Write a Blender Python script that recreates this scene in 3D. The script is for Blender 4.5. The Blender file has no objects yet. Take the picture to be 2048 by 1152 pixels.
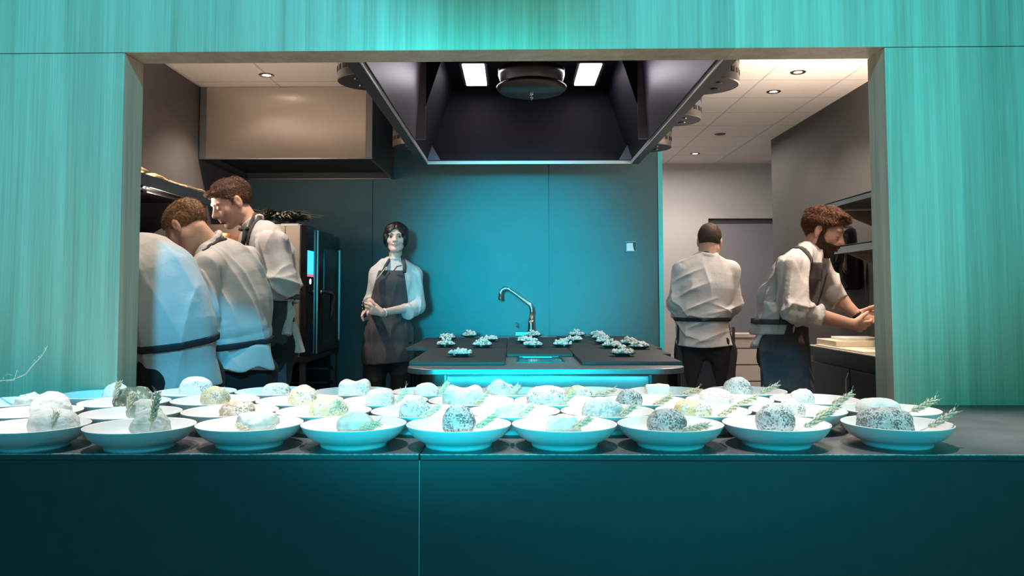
import bpy, bmesh, math, random
import numpy as np
from mathutils import Vector, Matrix
PI = math.pi
SC = bpy.context.scene
COL = SC.collection
random.seed(7)

# ------------------------------------------------------------------ camera
F_PX = 1650.0
HC = 1.22
PITCH = 0.0558
PPY = 590 - F_PX * math.tan(PITCH)
cam_d = bpy.data.cameras.new('camera')
cam = bpy.data.objects.new('camera', cam_d); COL.objects.link(cam)
cam_d.sensor_width = 36; cam_d.lens = 36 * F_PX / 2048
cam_d.shift_y = (PPY - 576) / 2048
cam_d.clip_start = .05
CM = Matrix.Translation((0, 0, HC)) @ Matrix.Rotation(.0036, 4, 'Z') @ Matrix.Rotation(PI/2 + PITCH, 4, 'X') @ Matrix.Rotation(-.0022, 4, 'Z')
cam.matrix_world = CM
SC.camera = cam
R3 = CM.to_3x3()
def ray(px, py):
    return R3 @ Vector(((px - 1024) / F_PX, -(py - PPY) / F_PX, -1))
def P(px, py, d):                      # the point of the place seen at this pixel, d metres in front
    r = ray(px, py); return Vector((0, 0, HC)) + r * (d / r.y)
def PZ(px, py, z):
    r = ray(px, py); return Vector((0, 0, HC)) + r * ((z - HC) / r.z)

# ------------------------------------------------------------------ materials
def new_mat(name):
    m = bpy.data.materials.new(name); m.use_nodes = True
    nt = m.node_tree; b = nt.nodes['Principled BSDF']
    return m, nt, b
def mat(name, col, rough=.5, metal=0, noise=0, nscale=20, bump=0, bscale=60, spec=.5, emit=None, es=0, coat=0, aniso=0, stretch=None, sss=0):
    m, nt, b = new_mat(name)
    b.inputs['Base Color'].default_value = (*col, 1)
    b.inputs['Roughness'].default_value = rough
    b.inputs['Metallic'].default_value = metal
    b.inputs['Specular IOR Level'].default_value = spec
    b.inputs['Coat Weight'].default_value = coat
    if sss:
        b.inputs['Subsurface Weight'].default_value = sss
        b.inputs['Subsurface Radius'].default_value = (.012, .005, .003)
        b.inputs['Subsurface Scale'].default_value = 1
    if aniso:
        b.inputs['Anisotropic'].default_value = aniso
    if emit:
        b.inputs['Emission Color'].default_value = (*emit, 1); b.inputs['Emission Strength'].default_value = es
    N = nt.nodes; Lk = nt.links
    if noise or bump:
        tc = N.new('ShaderNodeTexCoord'); mp = N.new('ShaderNodeMapping')
        Lk.new(tc.outputs['Object'], mp.inputs['Vector'])
        if stretch: mp.inputs['Scale'].default_value = stretch
    if noise:
        n = N.new('ShaderNodeTexNoise'); n.inputs['Scale'].default_value = nscale; n.inputs['Detail'].default_value = 6
        Lk.new(mp.outputs[0], n.inputs['Vector'])
        r = N.new('ShaderNodeValToRGB')
        r.color_ramp.elements[0].position = .3; r.color_ramp.elements[1].position = .7
        r.color_ramp.elements[0].color = (*[c * (1 - noise) for c in col], 1)
        r.color_ramp.elements[1].color = (*[min(1, c * (1 + noise)) for c in col], 1)
        Lk.new(n.outputs['Fac'], r.inputs['Fac']); Lk.new(r.outputs['Color'], b.inputs['Base Color'])
    if bump:
        n2 = N.new('ShaderNodeTexNoise'); n2.inputs['Scale'].default_value = bscale; n2.inputs['Detail'].default_value = 5
        Lk.new(mp.outputs[0], n2.inputs['Vector'])
        bp = N.new('ShaderNodeBump'); bp.inputs['Strength'].default_value = bump; bp.inputs['Distance'].default_value = .01
        Lk.new(n2.outputs['Fac'], bp.inputs['Height']); Lk.new(bp.outputs[0], b.inputs['Normal'])
    return m

def wood_mat(name='oak_veneer', axis=(1, 0, 0)):
    """pale oak veneer laid in upright strips of slightly different tone, with fine upright grain"""
    m, nt, b = new_mat(name); N = nt.nodes; Lk = nt.links
    tc = N.new('ShaderNodeTexCoord')
    sep = N.new('ShaderNodeSeparateXYZ'); Lk.new(tc.outputs['Object'], sep.inputs[0])
    # strip number
    mul = N.new('ShaderNodeMath'); mul.operation = 'MULTIPLY'; mul.inputs[1].default_value = 3.1
    Lk.new(sep.outputs['X'], mul.inputs[0])
    fl = N.new('ShaderNodeMath'); fl.operation = 'FLOOR'; Lk.new(mul.outputs[0], fl.inputs[0])
    wn = N.new('ShaderNodeTexWhiteNoise'); wn.noise_dimensions = '1D'; Lk.new(fl.outputs[0], wn.inputs['W'])
    mp = N.new('ShaderNodeMapping'); mp.inputs['Scale'].default_value = (150, 150, 2.2); Lk.new(tc.outputs['Object'], mp.inputs['Vector'])
    g = N.new('ShaderNodeTexNoise'); g.inputs['Scale'].default_value = 1; g.inputs['Detail'].default_value = 5; g.inputs['Roughness'].default_value = .65
    Lk.new(mp.outputs[0], g.inputs['Vector'])
    mp2 = N.new('ShaderNodeMapping'); mp2.inputs['Scale'].default_value = (22, 22, .8); Lk.new(tc.outputs['Object'], mp2.inputs['Vector'])
    g2 = N.new('ShaderNodeTexNoise'); g2.inputs['Scale'].default_value = 1; g2.inputs['Detail'].default_value = 3; Lk.new(mp2.outputs[0], g2.inputs['Vector'])
    r = N.new('ShaderNodeValToRGB'); r.color_ramp.elements[0].position = .3; r.color_ramp.elements[1].position = .66
    r.color_ramp.elements[0].color = (.36, .27, .165, 1); r.color_ramp.elements[1].color = (.63, .52, .37, 1)
    add = N.new('ShaderNodeMath'); add.operation = 'MULTIPLY_ADD'; add.inputs[1].default_value = .55
    Lk.new(g2.outputs['Fac'], add.inputs[0]); 
    hm = N.new('ShaderNodeMath'); hm.operation = 'MULTIPLY'; hm.inputs[1].default_value = .5; Lk.new(g.outputs['Fac'], hm.inputs[0]); Lk.new(hm.outputs[0], add.inputs[2])
    Lk.new(add.outputs[0], r.inputs['Fac'])
    tone = N.new('ShaderNodeMapRange'); tone.inputs['To Min'].default_value = .84; tone.inputs['To Max'].default_value = 1.12; Lk.new(wn.outputs['Value'], tone.inputs['Value'])
    mx = N.new('ShaderNodeVectorMath'); mx.operation = 'SCALE'; Lk.new(r.outputs['Color'], mx.inputs[0]); Lk.new(tone.outputs[0], mx.inputs['Scale'])
    Lk.new(mx.outputs[0], b.inputs['Base Color'])
    bp = N.new('ShaderNodeBump'); bp.inputs['Strength'].default_value = .25; bp.inputs['Distance'].default_value = .003
    Lk.new(g.outputs['Fac'], bp.inputs['Height']); Lk.new(bp.outputs[0], b.inputs['Normal'])
    b.inputs['Roughness'].default_value = .55
    return m

def stone_mat(name, base, speck, amount=.5, scale=180, tint=None, rough=.75, dark2=None):
    m, nt, b = new_mat(name); N = nt.nodes; Lk = nt.links
    tc = N.new('ShaderNodeTexCoord')
    n0 = N.new('ShaderNodeTexNoise'); n0.inputs['Scale'].default_value = 28; n0.inputs['Detail'].default_value = 4; Lk.new(tc.outputs['Object'], n0.inputs['Vector'])
    r0 = N.new('ShaderNodeValToRGB'); r0.color_ramp.elements[0].position = .35; r0.color_ramp.elements[1].position = .62
    r0.color_ramp.elements[0].color = (*(tint or tuple(c * .8 for c in base)), 1); r0.color_ramp.elements[1].color = (*base, 1)
    Lk.new(n0.outputs['Fac'], r0.inputs['Fac'])
    last = r0.outputs['Color']
    if amount > 0:
        v = N.new('ShaderNodeTexNoise'); v.inputs['Scale'].default_value = scale*1.5; v.inputs['Detail'].default_value = 6; v.inputs['Roughness'].default_value = .7; Lk.new(tc.outputs['Object'], v.inputs['Vector'])
        v2 = N.new('ShaderNodeTexNoise'); v2.inputs['Scale'].default_value = 40; v2.inputs['Detail'].default_value = 1; Lk.new(tc.outputs['Object'], v2.inputs['Vector'])
        ad = N.new('ShaderNodeMath'); ad.operation = 'MULTIPLY_ADD'; ad.inputs[1].default_value = .35; Lk.new(v2.outputs['Fac'], ad.inputs[0]); Lk.new(v.outputs['Fac'], ad.inputs[2])
        rr = N.new('ShaderNodeValToRGB'); t = .86 - amount * .22
        rr.color_ramp.elements[0].position = t - .04; rr.color_ramp.elements[1].position = t + .035
        rr.color_ramp.elements[0].color = (0, 0, 0, 1); rr.color_ramp.elements[1].color = (1, 1, 1, 1)
        Lk.new(ad.outputs[0], rr.inputs['Fac'])
        mx = N.new('ShaderNodeMix'); mx.data_type = 'RGBA'
        Lk.new(rr.outputs['Color'], mx.inputs['Factor']); Lk.new(last, mx.inputs[6]); mx.inputs[7].default_value = (*speck, 1)
        last = mx.outputs[2]
    Lk.new(last, b.inputs['Base Color'])
    b.inputs['Roughness'].default_value = rough
    nb = N.new('ShaderNodeTexNoise'); nb.inputs['Scale'].default_value = 160; nb.inputs['Detail'].default_value = 5; Lk.new(tc.outputs['Object'], nb.inputs['Vector'])
    bp = N.new('ShaderNodeBump'); bp.inputs['Strength'].default_value = .5; bp.inputs['Distance'].default_value = .003
    Lk.new(nb.outputs['Fac'], bp.inputs['Height']); Lk.new(bp.outputs[0], b.inputs['Normal'])
    return m

def tile_mat():
    """suspended ceiling: off-white boards with thin joint lines"""
    m, nt, b = new_mat('ceiling_board'); N = nt.nodes; Lk = nt.links
    tc = N.new('ShaderNodeTexCoord'); mp = N.new('ShaderNodeMapping'); Lk.new(tc.outputs['Object'], mp.inputs['Vector'])
    mp.inputs['Location'].default_value = TILE_OFF
    br = N.new('ShaderNodeTexBrick'); br.offset = 0; br.squash = 1
    br.inputs['Scale'].default_value = 1; br.inputs['Brick Width'].default_value = TILE[0]; br.inputs['Row Height'].default_value = TILE[1]
    br.inputs['Mortar Size'].default_value = .008; br.inputs['Mortar Smooth'].default_value = .3
    br.inputs['Color1'].default_value = (.74, .70, .66, 1); br.inputs['Color2'].default_value = (.70, .66, .62, 1); br.inputs['Mortar'].default_value = (.50, .46, .43, 1)
    Lk.new(mp.outputs[0], br.inputs['Vector']); Lk.new(br.outputs['Color'], b.inputs['Base Color'])
    bp = N.new('ShaderNodeBump'); bp.inputs['Strength'].default_value = .4; bp.inputs['Distance'].default_value = .004; bp.invert = True
    Lk.new(br.outputs['Fac'], bp.inputs['Height']); Lk.new(bp.outputs[0], b.inputs['Normal'])
    b.inputs['Roughness'].default_value = .6
    return m
TILE = (.55, .502); TILE_OFF = (-.02, .0, 0)

M = {}
M['wood'] = wood_mat()
M['tile'] = tile_mat()
M['counter'] = mat('counter_stone', (.085, .085, .088), .42, noise=.18, nscale=9, bump=.04, bscale=300)
M['counter_front'] = mat('counter_front', (.062, .065, .069), .5, noise=.06, nscale=30)
M['wall_dark'] = mat('dark_panel', (.075, .07, .07), .42, noise=.05, nscale=8)
M['wall_teal'] = mat('grey_blue_panel', (.055, .15, .18), .5, noise=.05, nscale=6, bump=.02, bscale=200)
M['wall_grey'] = mat('grey_paint', (.056, .056, .056), .7, noise=.03, nscale=60)
M['wall_white'] = mat('white_paint', (.50, .49, .49), .7)
M['white_gloss'] = mat('white_laminate', (.6, .55, .53), .35)
M['door'] = mat('door_paint', (.27, .27, .30), .5)
M['floor'] = mat('floor_vinyl', (.22, .21, .20), .4, noise=.1)
M['steel'] = mat('brushed_steel', (.55, .52, .49), .32, 1, aniso=.8, bump=.02, bscale=40, stretch=(1, 1, 60))
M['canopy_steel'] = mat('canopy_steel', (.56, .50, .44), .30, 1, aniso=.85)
def _tan(m, rot):
    nt = m.node_tree; t = nt.nodes.new('ShaderNodeTangent'); t.direction_type = 'RADIAL'; t.axis = 'Z'
    b = nt.nodes['Principled BSDF']; nt.links.new(t.outputs[0], b.inputs['Tangent']); b.inputs['Anisotropic Rotation'].default_value = rot
_tan(M['canopy_steel'], 0.0)
M['steel_dark'] = mat('dark_steel', (.22, .22, .23), .35, 1)
M['chrome'] = mat('chrome', (.8, .8, .8), .12, 1)
M['black'] = mat('black_plastic', (.012, .012, .014), .35)
M['black_gloss'] = mat('black_gloss', (.01, .01, .012), .08)
M['black_laminate'] = mat('black_laminate', (.014, .014, .016), .3)
M['hood_in'] = mat('hood_lining', (.010, .010, .018), .6, 0, spec=.2, noise=.05, nscale=30)
M['hood_liner'] = mat('hood_side_lining', (.20, .19, .26), .4, .5)  # lilac from the hood lamps is put into this colour
M['drum'] = mat('drum_steel', (.20, .19, .18), .4, .8)
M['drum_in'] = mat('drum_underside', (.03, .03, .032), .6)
M['slate'] = mat('slate_board', (.013, .014, .016), .55, noise=.3, nscale=60, bump=.1, bscale=200)
M['bowl'] = mat('white_stoneware', (.82, .80, .79), .4, bump=.05, bscale=420)
M['plate'] = mat('dark_stoneware', (.03, .035, .033), .35, noise=.2, nscale=60)
M['popcorn'] = mat('pale_nugget', (.60, .50, .46), .7, noise=.25, nscale=70)
M['straw'] = mat('dried_grass', (.50, .52, .38), .8, noise=.25, nscale=300)
M['straw2'] = mat('dried_grass_pale', (.62, .56, .42), .8, noise=.2, nscale=300)
M['petal'] = mat('dark_red_petal', (.25, .05, .04), .7)
M['shirt'] = mat('shirt_cotton', (.52, .51, .52), .8, bump=.8, bscale=11)
M['apron'] = mat('apron_cloth', (.055, .05, .056), .85, noise=.12, nscale=40, bump=.25, bscale=30)
M['apron_blk'] = mat('apron_strap', (.018, .018, .025), .8)
M['trouser'] = mat('trouser_cloth', (.008, .008, .010), .9)
M['shoe'] = mat('shoe_leather', (.012, .012, .012), .4)
M['skin'] = mat('skin', (.62, .38, .29), .5, noise=.05, nscale=60, sss=.15)
M['skin_pale'] = mat('skin_pale', (.66, .47, .41), .5, noise=.04, nscale=60, sss=.15)
M['lip'] = mat('lips', (.47, .27, .24), .4)
M['hair_dark'] = mat('hair_dark', (.008, .007, .008), .40, noise=.3, nscale=60, bump=.3, bscale=90, stretch=(2, 2, .25))
M['hair_brown'] = mat('hair_brown', (.10, .045, .025), .5, noise=.5, nscale=90, bump=.8, bscale=110)
M['hair_red'] = mat('hair_chestnut', (.16, .065, .03), .5, noise=.5, nscale=80, bump=.8, bscale=100)
M['hair_fair'] = mat('hair_sandy', (.25, .135, .07), .55, noise=.4, nscale=90, bump=.8, bscale=110)
M['hair_short'] = mat('hair_cropped', (.07, .042, .03), .7, noise=.3, nscale=150, bump=.5, bscale=200)
M['hair_beard'] = mat('hair_beard', (.045, .022, .014), .6, noise=.4, nscale=120)
M['eye'] = mat('eye_white', (.38, .36, .35), .3)
M['iris'] = mat('iris', (.03, .02, .015), .15)
M['rubber_white'] = mat('white_band', (.75, .75, .75), .5)
M['glass_teal'] = mat('oven_glass', (.02, .045, .05), .06)
M['screen'] = mat('oven_screen', (.02, .05, .08), .3, emit=(.04, .52, .95), es=1.5)
M['screen_red'] = mat('oven_screen_bar', (.1, .02, .03), .3, emit=(.85, .12, .22), es=1.0)
M['led'] = mat('oven_button', (.5, .5, .5), .3, emit=(.85, .85, 1), es=2.2)
M['lamp_on'] = mat('lamp_panel', (.9, .9, .9), .5, emit=(1, .95, 1), es=6)
M['spot_on'] = mat('spot_lens', (.9, .9, .9), .4, emit=(1, .86, .72), es=9)
M['spot_off'] = mat('spot_lens_off', (.05, .045, .04), .5)
M['bronze'] = mat('spot_ring', (.10, .06, .04), .35, .8)
M['bread'] = mat('flatbread', (.60, .46, .26), .8, noise=.25, nscale=60, bump=.5, bscale=80)
M['pinkfood'] = mat('pink_food', (.60, .36, .28), .7, noise=.3, nscale=60)
M['copper'] = mat('copper', (.70, .28, .12), .3, .9)
M['leaf'] = mat('dark_leaf', (.018, .028, .018), .6, noise=.4, nscale=30)
M['leaf2'] = mat('dark_leaf_light', (.06, .055, .04), .6)
M['paper'] = mat('parchment_paper', (.74, .66, .52), .8, noise=.06, nscale=20)
M['board'] = mat('white_board', (.75, .73, .70), .6)
M['twig'] = mat('twig_bark', (.62, .58, .46), .8)
M['trim_white'] = mat('edge_trim', (.75, .78, .78), .35)
M['trim_lit'] = mat('edge_trim_lit_tint', (.06, .72, .80), .35)  # turquoise of the stage lamps put into a pale trim's colour
M['island_panel'] = mat('island_panel', (.26, .30, .32), .25, .3, noise=.12, nscale=7)
M['socket'] = mat('socket_plastic', (.80, .80, .80), .4)

# ------------------------------------------------------------------ objects and meshes
def put(name, mesh, parent=None, loc=None, **kw):
    o = bpy.data.objects.new(name, mesh); COL.objects.link(o)
    if parent: o.parent = parent
    if loc is not None: o.location = loc
    return o
def tag(o, label=None, cat=None, group=None, kind=None):
    if label: o['label'] = label
    if cat: o['category'] = cat
    if group: o['group'] = group
    if kind: o['kind'] = kind
    return o
def empty(name, loc, label, cat, group=None, rz=0):
    o = bpy.data.objects.new(name, None); COL.objects.link(o); o.location = loc; o.rotation_euler.z = rz
    o.empty_display_size = .1
    return tag(o, label, cat, group)

class MB:
    def __init__(s): s.bm = bmesh.new()
    def _v(s, pts): return [s.bm.verts.new(p) for p in pts]
    def box(s, lo, hi, mi=0, rot=None):
        x0, y0, z0 = lo; x1, y1, z1 = hi
        v = s._v([(x0,y0,z0),(x1,y0,z0),(x1,y1,z0),(x0,y1,z0),(x0,y0,z1),(x1,y0,z1),(x1,y1,z1),(x0,y1,z1)])
        fs = [(0,3,2,1),(4,5,6,7),(0,1,5,4),(1,2,6,5),(2,3,7,6),(3,0,4,7)]
        for f in fs: s.bm.faces.new([v[i] for i in f]).material_index = mi
        if rot:
            bmesh.ops.transform(s.bm, matrix=rot, verts=v)
        return s
    def prism(s, poly, z0, z1, mi=0, M4=None):
        a = s._v([(x, y, z0) for x, y in poly]); b = s._v([(x, y, z1) for x, y in poly]); n = len(poly)
        s.bm.faces.new(a[::-1]).material_index = mi; s.bm.faces.new(b).material_index = mi
        for i in range(n):
            s.bm.faces.new([a[i], a[(i+1) % n], b[(i+1) % n], b[i]]).material_index = mi
        if M4: bmesh.ops.transform(s.bm, matrix=M4, verts=a + b)
        return s
    def lathe(s, prof, n=40, c=(0, 0, 0), mi=0, M4=None):
        rings = []; allv = []
        for r, z in prof:
            if r < 1e-6: rg = s._v([(c[0], c[1], c[2] + z)])
            else: rg = s._v([(c[0] + r*math.cos(2*PI*i/n), c[1] + r*math.sin(2*PI*i/n), c[2] + z) for i in range(n)])
            rings.append(rg); allv += rg
        for a, b in zip(rings, rings[1:]):
            for i in range(n):
                j = (i+1) % n
                if len(a) == 1 and len(b) == 1: continue
                if len(a) == 1: f = [a[0], b[j], b[i]]
                elif len(b) == 1: f = [a[i], a[j], b[0]]
                else: f = [a[i], a[j], b[j], b[i]]
                s.bm.faces.new(f).material_index = mi
        if M4: bmesh.ops.transform(s.bm, matrix=M4, verts=allv)
        return s
    def tube(s, pts, r, n=10, mi=0, cap=True):
        pts = [Vector(p) for p in pts]; m = len(pts)
        rs = r if isinstance(r, (list, tuple)) else [r] * m
        rings = []; up = None
        for i, p in enumerate(pts):
            t = (pts[min(i+1, m-1)] - pts[max(i-1, 0)]).normalized()
            if up is None:
                up = Vector((0, 0, 1)) if abs(t.z) < .9 else Vector((1, 0, 0))
            a = t.cross(up).normalized(); b = a.cross(t).normalized(); up = b
            rings.append(s._v([p + (a*math.cos(2*PI*k/n) + b*math.sin(2*PI*k/n)) * rs[i] for k in range(n)]))
        for a, b in zip(rings, rings[1:]):
            for k in range(n):
                s.bm.faces.new([a[k], b[k], b[(k+1) % n], a[(k+1) % n]]).material_index = mi
        if cap:
            s.bm.faces.new(rings[0]).material_index = mi; s.bm.faces.new(rings[-1][::-1]).material_index = mi
        return s
    def build(s, name, mats, parent=None, smooth=False, bevel=0, loc=None, rz=None, seg=2, off=None):
        bmesh.ops.recalc_face_normals(s.bm, faces=s.bm.faces[:])
        if off is not None:
            bmesh.ops.translate(s.bm, vec=Vector(off), verts=s.bm.verts[:])
        me = bpy.data.meshes.new(name); s.bm.to_mesh(me); s.bm.free()
        for m in (mats if isinstance(mats, (list, tuple)) else [mats]): me.materials.append(m)
        if smooth:
            for p in me.polygons: p.use_smooth = True
        o = put(name, me, parent, loc)
        if rz is not None: o.rotation_euler.z = rz
        if bevel:
            b = o.modifiers.new('bevel', 'BEVEL'); b.width = bevel; b.segments = seg; b.limit_method = 'ANGLE'; b.angle_limit = .6
            b.harden_normals = False
        if smooth == 'angle' or (smooth and bevel):
            me.set_sharp_from_angle(angle=.7)
        return o
def struct(name, mb, m, **kw):
    o = mb.build(name, m, **kw); return tag(o, kind='structure')
def rrect(x0, y0, x1, y1, r, n=8):
    out = []
    for cx, cy, a in ((x1-r, y1-r, 0), (x0+r, y1-r, PI/2), (x0+r, y0+r, PI), (x1-r, y0+r, 1.5*PI)):
        for i in range(n+1):
            t = a + PI/2*i/n; out.append((cx + r*math.cos(t), cy + r*math.sin(t)))
    return out
# ================================================================== the setting
ZC = 2.67          # kitchen ceiling
XL, XR = -2.19, 2.41
YB, YF = 6.70, 9.10
WROT = -.0133
WO = Vector((0, 2.385, 0))
def wl(px, py, off=0):         # local coordinates on the front wall's plane (off metres behind its face)
    n = Vector((-math.sin(WROT), math.cos(WROT), 0)); r = ray(px, py)
    o = Vector((0, 0, HC)); t = (n.dot(WO - o) + off) / n.dot(r); p = o + r * t - WO
    return Vector((p.x*math.cos(WROT) + p.y*math.sin(WROT), off, p.z))
ox0 = (wl(250, 105).x + wl(233, 770).x) / 2; ox1 = (wl(1770, 94).x + wl(1787, 790).x) / 2
oz = (wl(250, 105).z + wl(1770, 94).z) / 2
CT = .905; TH = .12
def fwall(name, *boxes):
    mb = MB()
    for lo, hi in boxes: mb.box(lo, hi)
    return struct(name, mb, M['wood'], loc=WO, rz=WROT)
jz = oz - .002
fwall('wall_front_left', ((-2.6, 0, CT), (ox0, TH, jz)))
fwall('wall_front_right', ((ox1, 0, CT), (2.6, TH, jz)))
fwall('wall_front_header', ((-2.6, -.0015, oz), (2.6, TH, 3.3)))
# lower part of the front wall beneath the pass, behind the counter
struct('wall_front_base', MB().box((-2.6, .0, 0), (2.6, .1, .86)), M['wall_dark'], loc=WO, rz=WROT)

struct('floor', MB().box((-4, -4, -.05), (4.2, 9.3, 0)), M['floor'])
mb = MB(); mb.box((-2.6, 2.51, ZC), (3.6, 9.2, ZC + .05)); struct('ceiling', mb, M['tile'])
struct('wall_left', MB().box((XL - .1, 2.55, 0), (XL, YB, ZC)), M['wall_dark'])
# back partition made of tall panels with narrow joints
mb = MB(); xs = [XL - .1, -1.16, P(1098, 500, YB).x, P(1317, 500, YB).x]
for a, b in zip(xs, xs[1:]): mb.box((a + .002, YB, 0), (b - .002, YB + .03, ZC))
mb.box((XL - .1, YB + .028, 0), (xs[-1] - .003, YB + .12, ZC), 1)
struct('wall_back', mb, [M['wall_teal'], M['black']])
struct('trim_1', MB().box((xs[-1], YB - .012, 0), (P(1326, 500, YB).x, YB + .12, ZC)), M['trim_lit'])
struct('wall_right', MB().box((XR, 2.55, 0), (XR + .12, P(1543, 280, 7.7).y, ZC)), M['wall_grey'])
mb = MB(); dx0 = P(1417, 500, YF).x; dx1 = dx0 + .95; dz = P(1480, 437, YF).z
mb.box((.8, YF, 0), (dx0 - .06, YF + .1, ZC)); mb.box((dx1 + .06, YF, 0), (3.6, YF + .1, ZC)); mb.box((dx0 - .06, YF, dz + .05), (dx1 + .06, YF + .1, ZC))
struct('wall_far', mb, M['wall_white'])
struct('wall_far_right', MB().box((3.5, 7.0, 0), (3.6, YF, ZC)), M['wall_white'])
struct('wall_passage_left', MB().box((.7, YB + .13, 0), (.8, YF, ZC)), M['wall_white'])
d1 = struct('door_1', MB().box((dx0, YF + .03, 0), (dx1, YF + .07, dz)), M['door'])
mb = MB(); mb.box((dx0 - .06, YF - .012, 0), (dx0, YF + .1, dz + .05)); mb.box((dx1, YF - .012, 0), (dx1 + .06, YF + .1, dz + .05)); mb.box((dx0, YF - .012, dz), (dx1, YF + .1, dz + .05))
f = mb.build('door_frame', M['wall_white'], d1)
MB().box((dx0 + .01, YF + .02, dz - .05), (dx1 - .01, YF + .032, dz - .002)).build('door_closer_rail', M['wall_grey'], d1)
mb = MB(); mb.tube([(dx0 + .85, YF + .03, 1.02), (dx0 + .85, YF - .03, 1.02), (dx0 + .74, YF - .03, 1.02)], .009); mb.build('door_handle', M['chrome'], d1, smooth=True)
struct('baseboard_far', MB().box((.8, YF - .012, 0), (dx0 - .07, YF, .08)), M['white_gloss'])

# ---- the pass counter
ctr = empty('serving_counter', WO, 'long dark stone serving counter with two flush front panels running under the pass opening', 'counter', rz=WROT)
seam = PZ(852, 903, CT).x
yf = -(2.385 - 1.652)
for a, b in ((-2.6, seam - .001), (seam + .001, 2.6)):
    MB().box((a, yf, CT - .012), (b, .145, CT)).build('countertop', M['counter'], ctr, bevel=.0016, seg=1)
for a, b in ((-2.6, seam - .0012), (seam + .0012, 2.6)):
    MB().box((a, yf + .002, .02), (b, yf + .03, CT - .0125)).build('front_panel', M['counter_front'], ctr, bevel=.001, seg=1)
mb = MB(); mb.box((-2.6, yf - .0008, CT - .0015), (seam - .002, yf + .0022, CT + .0006)); mb.build('edge_highlight_wear', mat('edge_highlight_wear', (.42, .44, .44), .4, noise=.5, nscale=160), ctr)  # pale strip paints the bright edge highlight, together with worn speckle
MB().box((seam + .002, yf - .0008, CT - .0015), (2.6, yf + .0022, CT + .0006)).build('edge_highlight_wear', bpy.data.materials['edge_highlight_wear'], ctr)
MB().box((seam - .0010, yf + .0012, .02), (seam + .0010, yf + .004, CT - .0125)).build('seam_strip', mat('seam_strip', (.40, .42, .42), .4), ctr)
MB().box((-2.58, yf + .03, .0), (2.58, -.001, CT - .013)).build('carcass', M['black'], ctr)

# ================================================================== bowls, stones and grass sprigs
def bowl_mesh():
    prof = [(0, .004), (.062, .004), (.064, 0), (.0685, 0), (.0695, .004), (.0705, .0085), (.082, .0135), (.094, .0215), (.1035, .032), (.1095, .0435), (.1102, .0455), (.1088, .0462), (.1075, .0445), (.100, .0330), (.090, .0235), (.078, .0170), (.060, .0125), (.03, .0105), (0, .010)]
    mb = MB(); mb.lathe(prof, 72)
    bmesh.ops.recalc_face_normals(mb.bm, faces=mb.bm.faces[:])
    me = bpy.data.meshes.new('bowl'); mb.bm.to_mesh(me); mb.bm.free(); me.materials.append(M['bowl'])
    for p in me.polygons: p.use_smooth = True
    return me
BOWL = bowl_mesh()
SM = dict(
 white=stone_mat('stone_white', (.80, .79, .76), (.4, .4, .38), 0, 60, (.66, .65, .62)),
 pale=stone_mat('stone_pale_green', (.66, .70, .66), (.3, .34, .30), 0, 70, (.44, .50, .46)),
 speck=stone_mat('stone_speckled', (.72, .72, .70), (.14, .16, .16), .56, 190, (.55, .57, .56)),
 darksp=stone_mat('stone_dark_speckled', (.62, .63, .62), (.09, .11, .11), .72, 170, (.42, .45, .45)),
 light=stone_mat('stone_light_speckled', (.80, .78, .75), (.26, .26, .25), .45, 190, (.68, .66, .63)),
 yellow=stone_mat('stone_yellowed', (.76, .75, .68), (.25, .27, .2), .5, 160, (.66, .54, .24)),
 brown=stone_mat('stone_brown_patched', (.70, .68, .62), (.18, .15, .12), .55, 150, (.42, .30, .20)),
 moss=stone_mat('stone_mossy', (.20, .22, .15), (.55, .55, .47), .5, 55, (.08, .11, .08)),
 mottle=stone_mat('stone_mottled', (.68, .71, .70), (.38, .44, .44), .75, 110, (.54, .59, .58)))
WORDS = dict(white='smooth white', pale='pale green-grey', speck='black-speckled', darksp='densely black-speckled', light='lightly speckled white', yellow='yellow-stained', brown='brown-patched', moss='dark mossy', mottle='fine-mottled grey')
from mathutils import noise as mnoise
def stone(r, kind, shape, seed, name='stone'):
    bm = bmesh.new(); bmesh.ops.create_icosphere(bm, subdivisions=5, radius=1)
    rs = random.Random(seed); off = Vector((rs.uniform(-9, 9), rs.uniform(-9, 9), rs.uniform(-9, 9)))
    planes = []
    if shape in ('rock', 'wedge', 'block'):
        for i in range(14 if shape == 'rock' else 7):
            n = Vector((rs.gauss(0, 1), rs.gauss(0, 1), rs.gauss(0, .8))).normalized(); planes.append((n, rs.uniform(.74, .92)))
    if shape == 'wedge': planes += [(Vector((0, 0, 1)), .62), (Vector((.62, -.1, -.75)).normalized(), .60), (Vector((-.55, -.3, -.8)).normalized(), .68)]
    if shape == 'block': planes += [(Vector((0, 0, 1)), .72), (Vector((1, 0, .25)).normalized(), .8), (Vector((0, -1, .2)).normalized(), .7), (Vector((-1, 0, .1)).normalized(), .8)]
    rough = {'smooth': .07, 'egg': .09, 'rough': .17, 'rock': .14, 'wedge': .08, 'block': .09, 'double': .06, 'lumpy': .25}[shape]
    for v in bm.verts:
        p = v.co.copy()
        if shape in ('smooth', 'block', 'double'):       # a rounder, boxier pebble
            k = (abs(p.x)**2.6 + abs(p.y)**2.6 + abs(p.z)**2.6) ** (-1/2.6); p *= k
        for n, dd in planes:
            s = p.dot(n)
            if s > dd: p -= n * (s - dd) * .85
        nz = mnoise.noise(p*1.3 + off) * rough + mnoise.noise(p*3.5 + off) * rough*.45 + (mnoise.noise(p*9 + off) * rough*.22)
        p *= 1 + nz
        if shape == 'double': p.z += .16*math.cos(p.x*4.2) * -1 + .0; p.z = p.z
        v.co = Vector((p.x*r[0], p.y*r[1], p.z*r[2]))
    me = bpy.data.meshes.new(name); bm.to_mesh(me); bm.free(); me.materials.append(SM[kind])
    for p in me.polygons: p.use_smooth = True
    return me
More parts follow.
